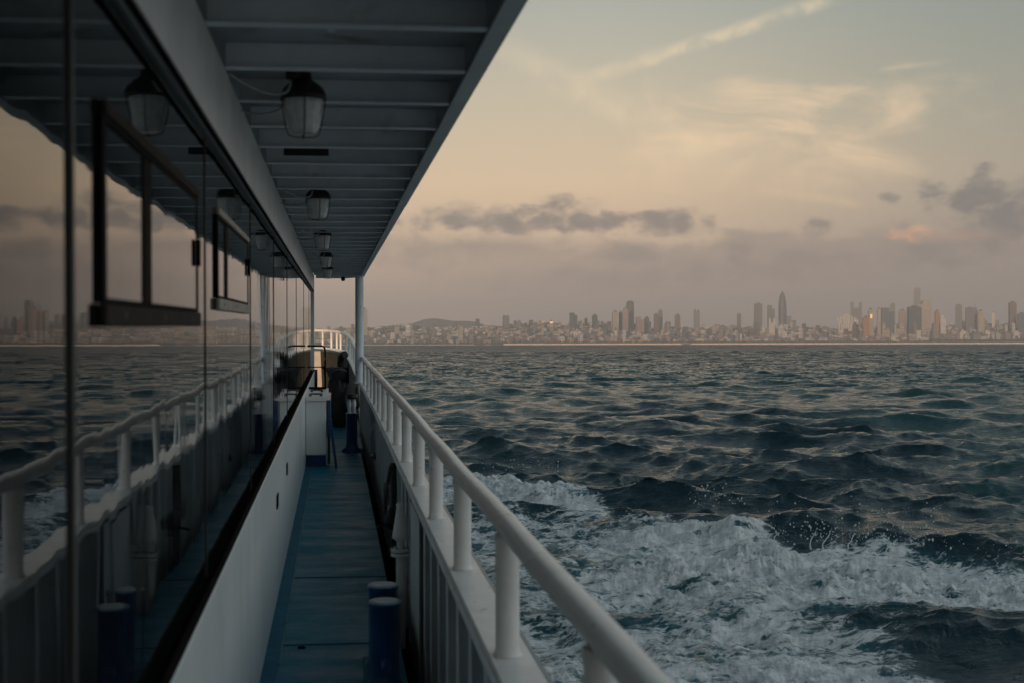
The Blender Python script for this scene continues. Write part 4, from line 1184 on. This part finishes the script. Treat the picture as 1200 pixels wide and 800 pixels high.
# ---- blue standpipe with black-capped twin valves
sp_ = root('blue_standpipe', (.205, 15.2, FLOOR), 'navy flared-base standpipe with white valves and a black cap on top', 'standpipe')
part('pipe', MB().lathe([(.135, FLOOR - .02), (.13, FLOOR + .02), (.085, FLOOR + .06), (.070, FLOOR + .12), (.070, -1.13), (.076, -1.125), (.076, -1.11)], .205, 15.2, 26), M['navy'], sp_)
part('valve', MB().lathe([(.026, -1.109), (.020, -1.05), (.028, -1.0), (.018, -.93)], .175, 15.2, 12), M['white'], sp_)
part('valve', MB().lathe([(.026, -1.109), (.020, -1.05), (.028, -1.0), (.018, -.93)], .235, 15.2, 12), M['white'], sp_)
part('cap', MB().lathe([(.07, -.93), (.08, -.91), (.07, -.87), (.03, -.86)], .21, 15.2, 14), M['black'], sp_)
part('side_valve', MB().lathe([(.02, -1.06), (.035, -1.03), (.03, -.88), (.02, -.78)], .275, 15.3, 12), M['black'], sp_)

# ---- dark shrouded windlass at the bow
def shroud():
    mb = MB(); rings = [(-1.62, .03, .13, .20), (-1.42, .02, .15, .20), (-1.2, .01, .15, .2), (-1.0, .03, .155, .19), (-.88, .045, .14, .17), (-.80, .05, .08, .1), (-.78, .05, .01, .01)]
    n = 32; vs = []; fs = []
    for k, (z, cx, rx, ry) in enumerate(rings):
        for i in range(n):
            a = 2 * math.pi * i / n
            q = 1 + .10 * math.sin(a * 5 + z * 3) + .38 * mnoise.noise(Vector((math.cos(a) * 2.2, math.sin(a) * 2.2, z * 7)))
            vs.append((cx + rx * q * math.cos(a), 19.3 + ry * q * math.sin(a), z))
    for k in range(len(rings) - 1):
        for i in range(n): fs.append((k * n + i, k * n + (i + 1) % n, (k + 1) * n + (i + 1) % n, (k + 1) * n + i))
    mb.add(vs, fs, True); return mb
ws = root('covered_windlass', (.03, 19.3, FLOOR), 'black tarpaulin-covered windlass at the bow beyond the locker', 'windlass')
part('cover', shroud(), M['tarp'], ws)
part('drum', MB().sweep([Vector((-.10 + .30 * k / 9, 19.25 + .01 * math.sin(k), -.78 + .012 * math.sin(k * 1.7))) for k in range(10)], [((.125 + .012 * math.sin(k * 2.1)) * math.cos(6.283 * k / 18), .115 * math.sin(6.283 * k / 18)) for k in range(18)]), M['tarp'], ws)
part('drum_flange', MB().sweep([Vector((.195, 19.25, -.77)), Vector((.215, 19.25, -.77))], [(.16 * math.cos(6.283 * k / 20), .16 * math.sin(6.283 * k / 20)) for k in range(20)]), M['wframe'], ws)
part('vent_cowl', MB().tube(catmull([(.08, 19.5, -1.2), (.085, 19.5, -.8), (.09, 19.5, -.58), (.115, 19.44, -.49), (.16, 19.38, -.47)], 6), .062, 14), M['tarp'], ws)
part('brake_arm', MB().tube([Vector((-.05, 19.15, -.70)), Vector((-.12, 19.12, -.72)), Vector((-.21, 19.1, -.66))], .018, 10), M['tarp'], ws)
part('hand_wheel', MB().tube([Vector((-.17, 19.1 + .07 * math.cos(a), -.72 + .07 * math.sin(a))) for a in [6.283 * k / 16 for k in range(17)]], .016, 8), M['tarp'], ws)
part('strap', MB().tube(catmull([(-.10, 19.10, -.76), (.0, 19.07, -.71), (.09, 19.08, -.70), (.18, 19.1, -.73)], 5), .012, 8), M['steel'], ws)
ws2 = root('rope_reel', (-.33, 22.0, FLOOR), 'dark rope reel half hidden behind the hoop rail at the bow', 'reel')
part('drum', MB().sweep([Vector((-.75, 22, -1.0)), Vector((-.33, 22, -1.0))], [(.2 * math.cos(a), .2 * math.sin(a)) for a in [2 * math.pi * k / 16 for k in range(16)]]), M['tarp'], ws2)
part('stand', MB().box(-.60, -.5, 21.9, 22.1, FLOOR - .02, -1.15), M['black'], ws2)

# ---- hull below the deck, so the water meets steel
hull = root('hull', (-1.2, 8, -3.2), 'white ferry hull side below the rubbing strake', 'hull')
mb = MB(); vs = []
for p in path: vs += [(p.x + .064, p.y + (.06 if p.y > 25 else 0), p.z - .02), (p.x + .03, p.y + .05, -3.6), (-1.3, p.y - .05, -3.62)]
fs = []
for i in range(len(path) - 1):
    for j in range(2): fs.append((i * 3 + j, i * 3 + j + 1, (i + 1) * 3 + j + 1, (i + 1) * 3 + j))
mb.add(vs, fs, True); part('hull_plating', mb, M['white'], hull)

# ================================================================== SPRAY
def spray():
    rr = random.Random(5); mb = MB()
    def drop(x, y, z, r, st=1.0):
        vs = [(x + r, y, z), (x - r, y, z), (x, y + r, z), (x, y - r, z), (x, y, z + r * st), (x, y, z - r * st)]
        mb.add(vs, [(0, 2, 4), (2, 1, 4), (1, 3, 4), (3, 0, 4), (2, 0, 5), (1, 2, 5), (3, 1, 5), (0, 3, 5)], True)
    def pos(a, d): return (d * math.sin(YAW) + a * math.cos(YAW), d * math.cos(YAW) - a * math.sin(YAW))
    def burst(a0, a1, d, z0, n, hmax):
        for i in range(n):
            a = rr.uniform(a0, a1); x, y = pos(a, d + rr.gauss(0, .25))
            z = z0 + abs(rr.gauss(0, .42)) * hmax
            drop(x, y, z, rr.choice([.004, .006, .006, .009, .014]) * rr.uniform(.7, 1.2), rr.uniform(.8, 1.8))
    burst(4.6, 6.4, 15.3, .45, 260, .50)
    burst(3.9, 5.2, 15.7, .42, 70, .5)
    burst(6.2, 8.4, 14.6, .35, 60, .4)
    burst(3.8, 4.6, 18.2, .55, 70, .4)
    burst(.8, 2.6, 24.2, .45, 60, .35)
    def finger(a, d, z, h, lean, r=.007):
        x, y = pos(a, d); P = []; ph = rr.uniform(0, 6)
        for k in range(7):
            f = k / 6; P.append(Vector((x + lean * 1.6 * f * f + .025 * math.sin(ph + f * 4) + rr.uniform(-.012, .012), y + .05 * f, z - .1 + (h * .9) * f)))
        for k in range(14): drop(P[6].x + rr.gauss(0, .05), P[6].y, P[6].z + rr.gauss(0, .05), rr.uniform(.004, .010), 1.2)
        sec = 6
        for k in range(6):
            r0 = r * (1.3 - f * 0 - k / 8); mb.sweep([P[k], P[k + 1]], [(r0 * math.cos(6.283 * j / sec), r0 * math.sin(6.283 * j / sec)) for j in range(sec)])
        drop(P[-1].x, P[-1].y, P[-1].z, r * 1.7, 1.2)
    for (a, d, z, h, l) in ((4.25, 15.4, .42, .26, .10), (4.35, 15.4, .42, .24, -.12), (4.75, 15.4, .45, .22, .08), (4.95, 15.4, .45, .25, .05), (5.25, 15.3, .48, .2, .03), (3.9, 15.5, .40, .2, -.05),
                            (5.7, 15.2, .45, .16, .06), (7.6, 14.3, .30, .28, .20), (7.75, 14.3, .30, .22, .22)): finger(a, d, z, h, l)
    m = bpy.data.materials.new('spray_water'); m.use_nodes = True
    t = NT(m.node_tree)
    n = t.noise(t.n('ShaderNodeTexCoord').outputs['Object'], 30, 3)
    p = t.n('ShaderNodeBsdfPrincipled', ins={'Base Color': t.mix(n, (.55, .60, .60), (.75, .78, .78)), 'Roughness': .35})
    t.n('ShaderNodeOutputMaterial', ins={'Surface': p.outputs[0]})
    o = bpy.data.objects.new('spray', mb.mesh('spray', m, recalc=False)); COL.objects.link(o); o['kind'] = 'stuff'
spray()
for o in bpy.data.objects:
    if '_o' in o: del o['_o']
    if '_m' in o: del o['_m']
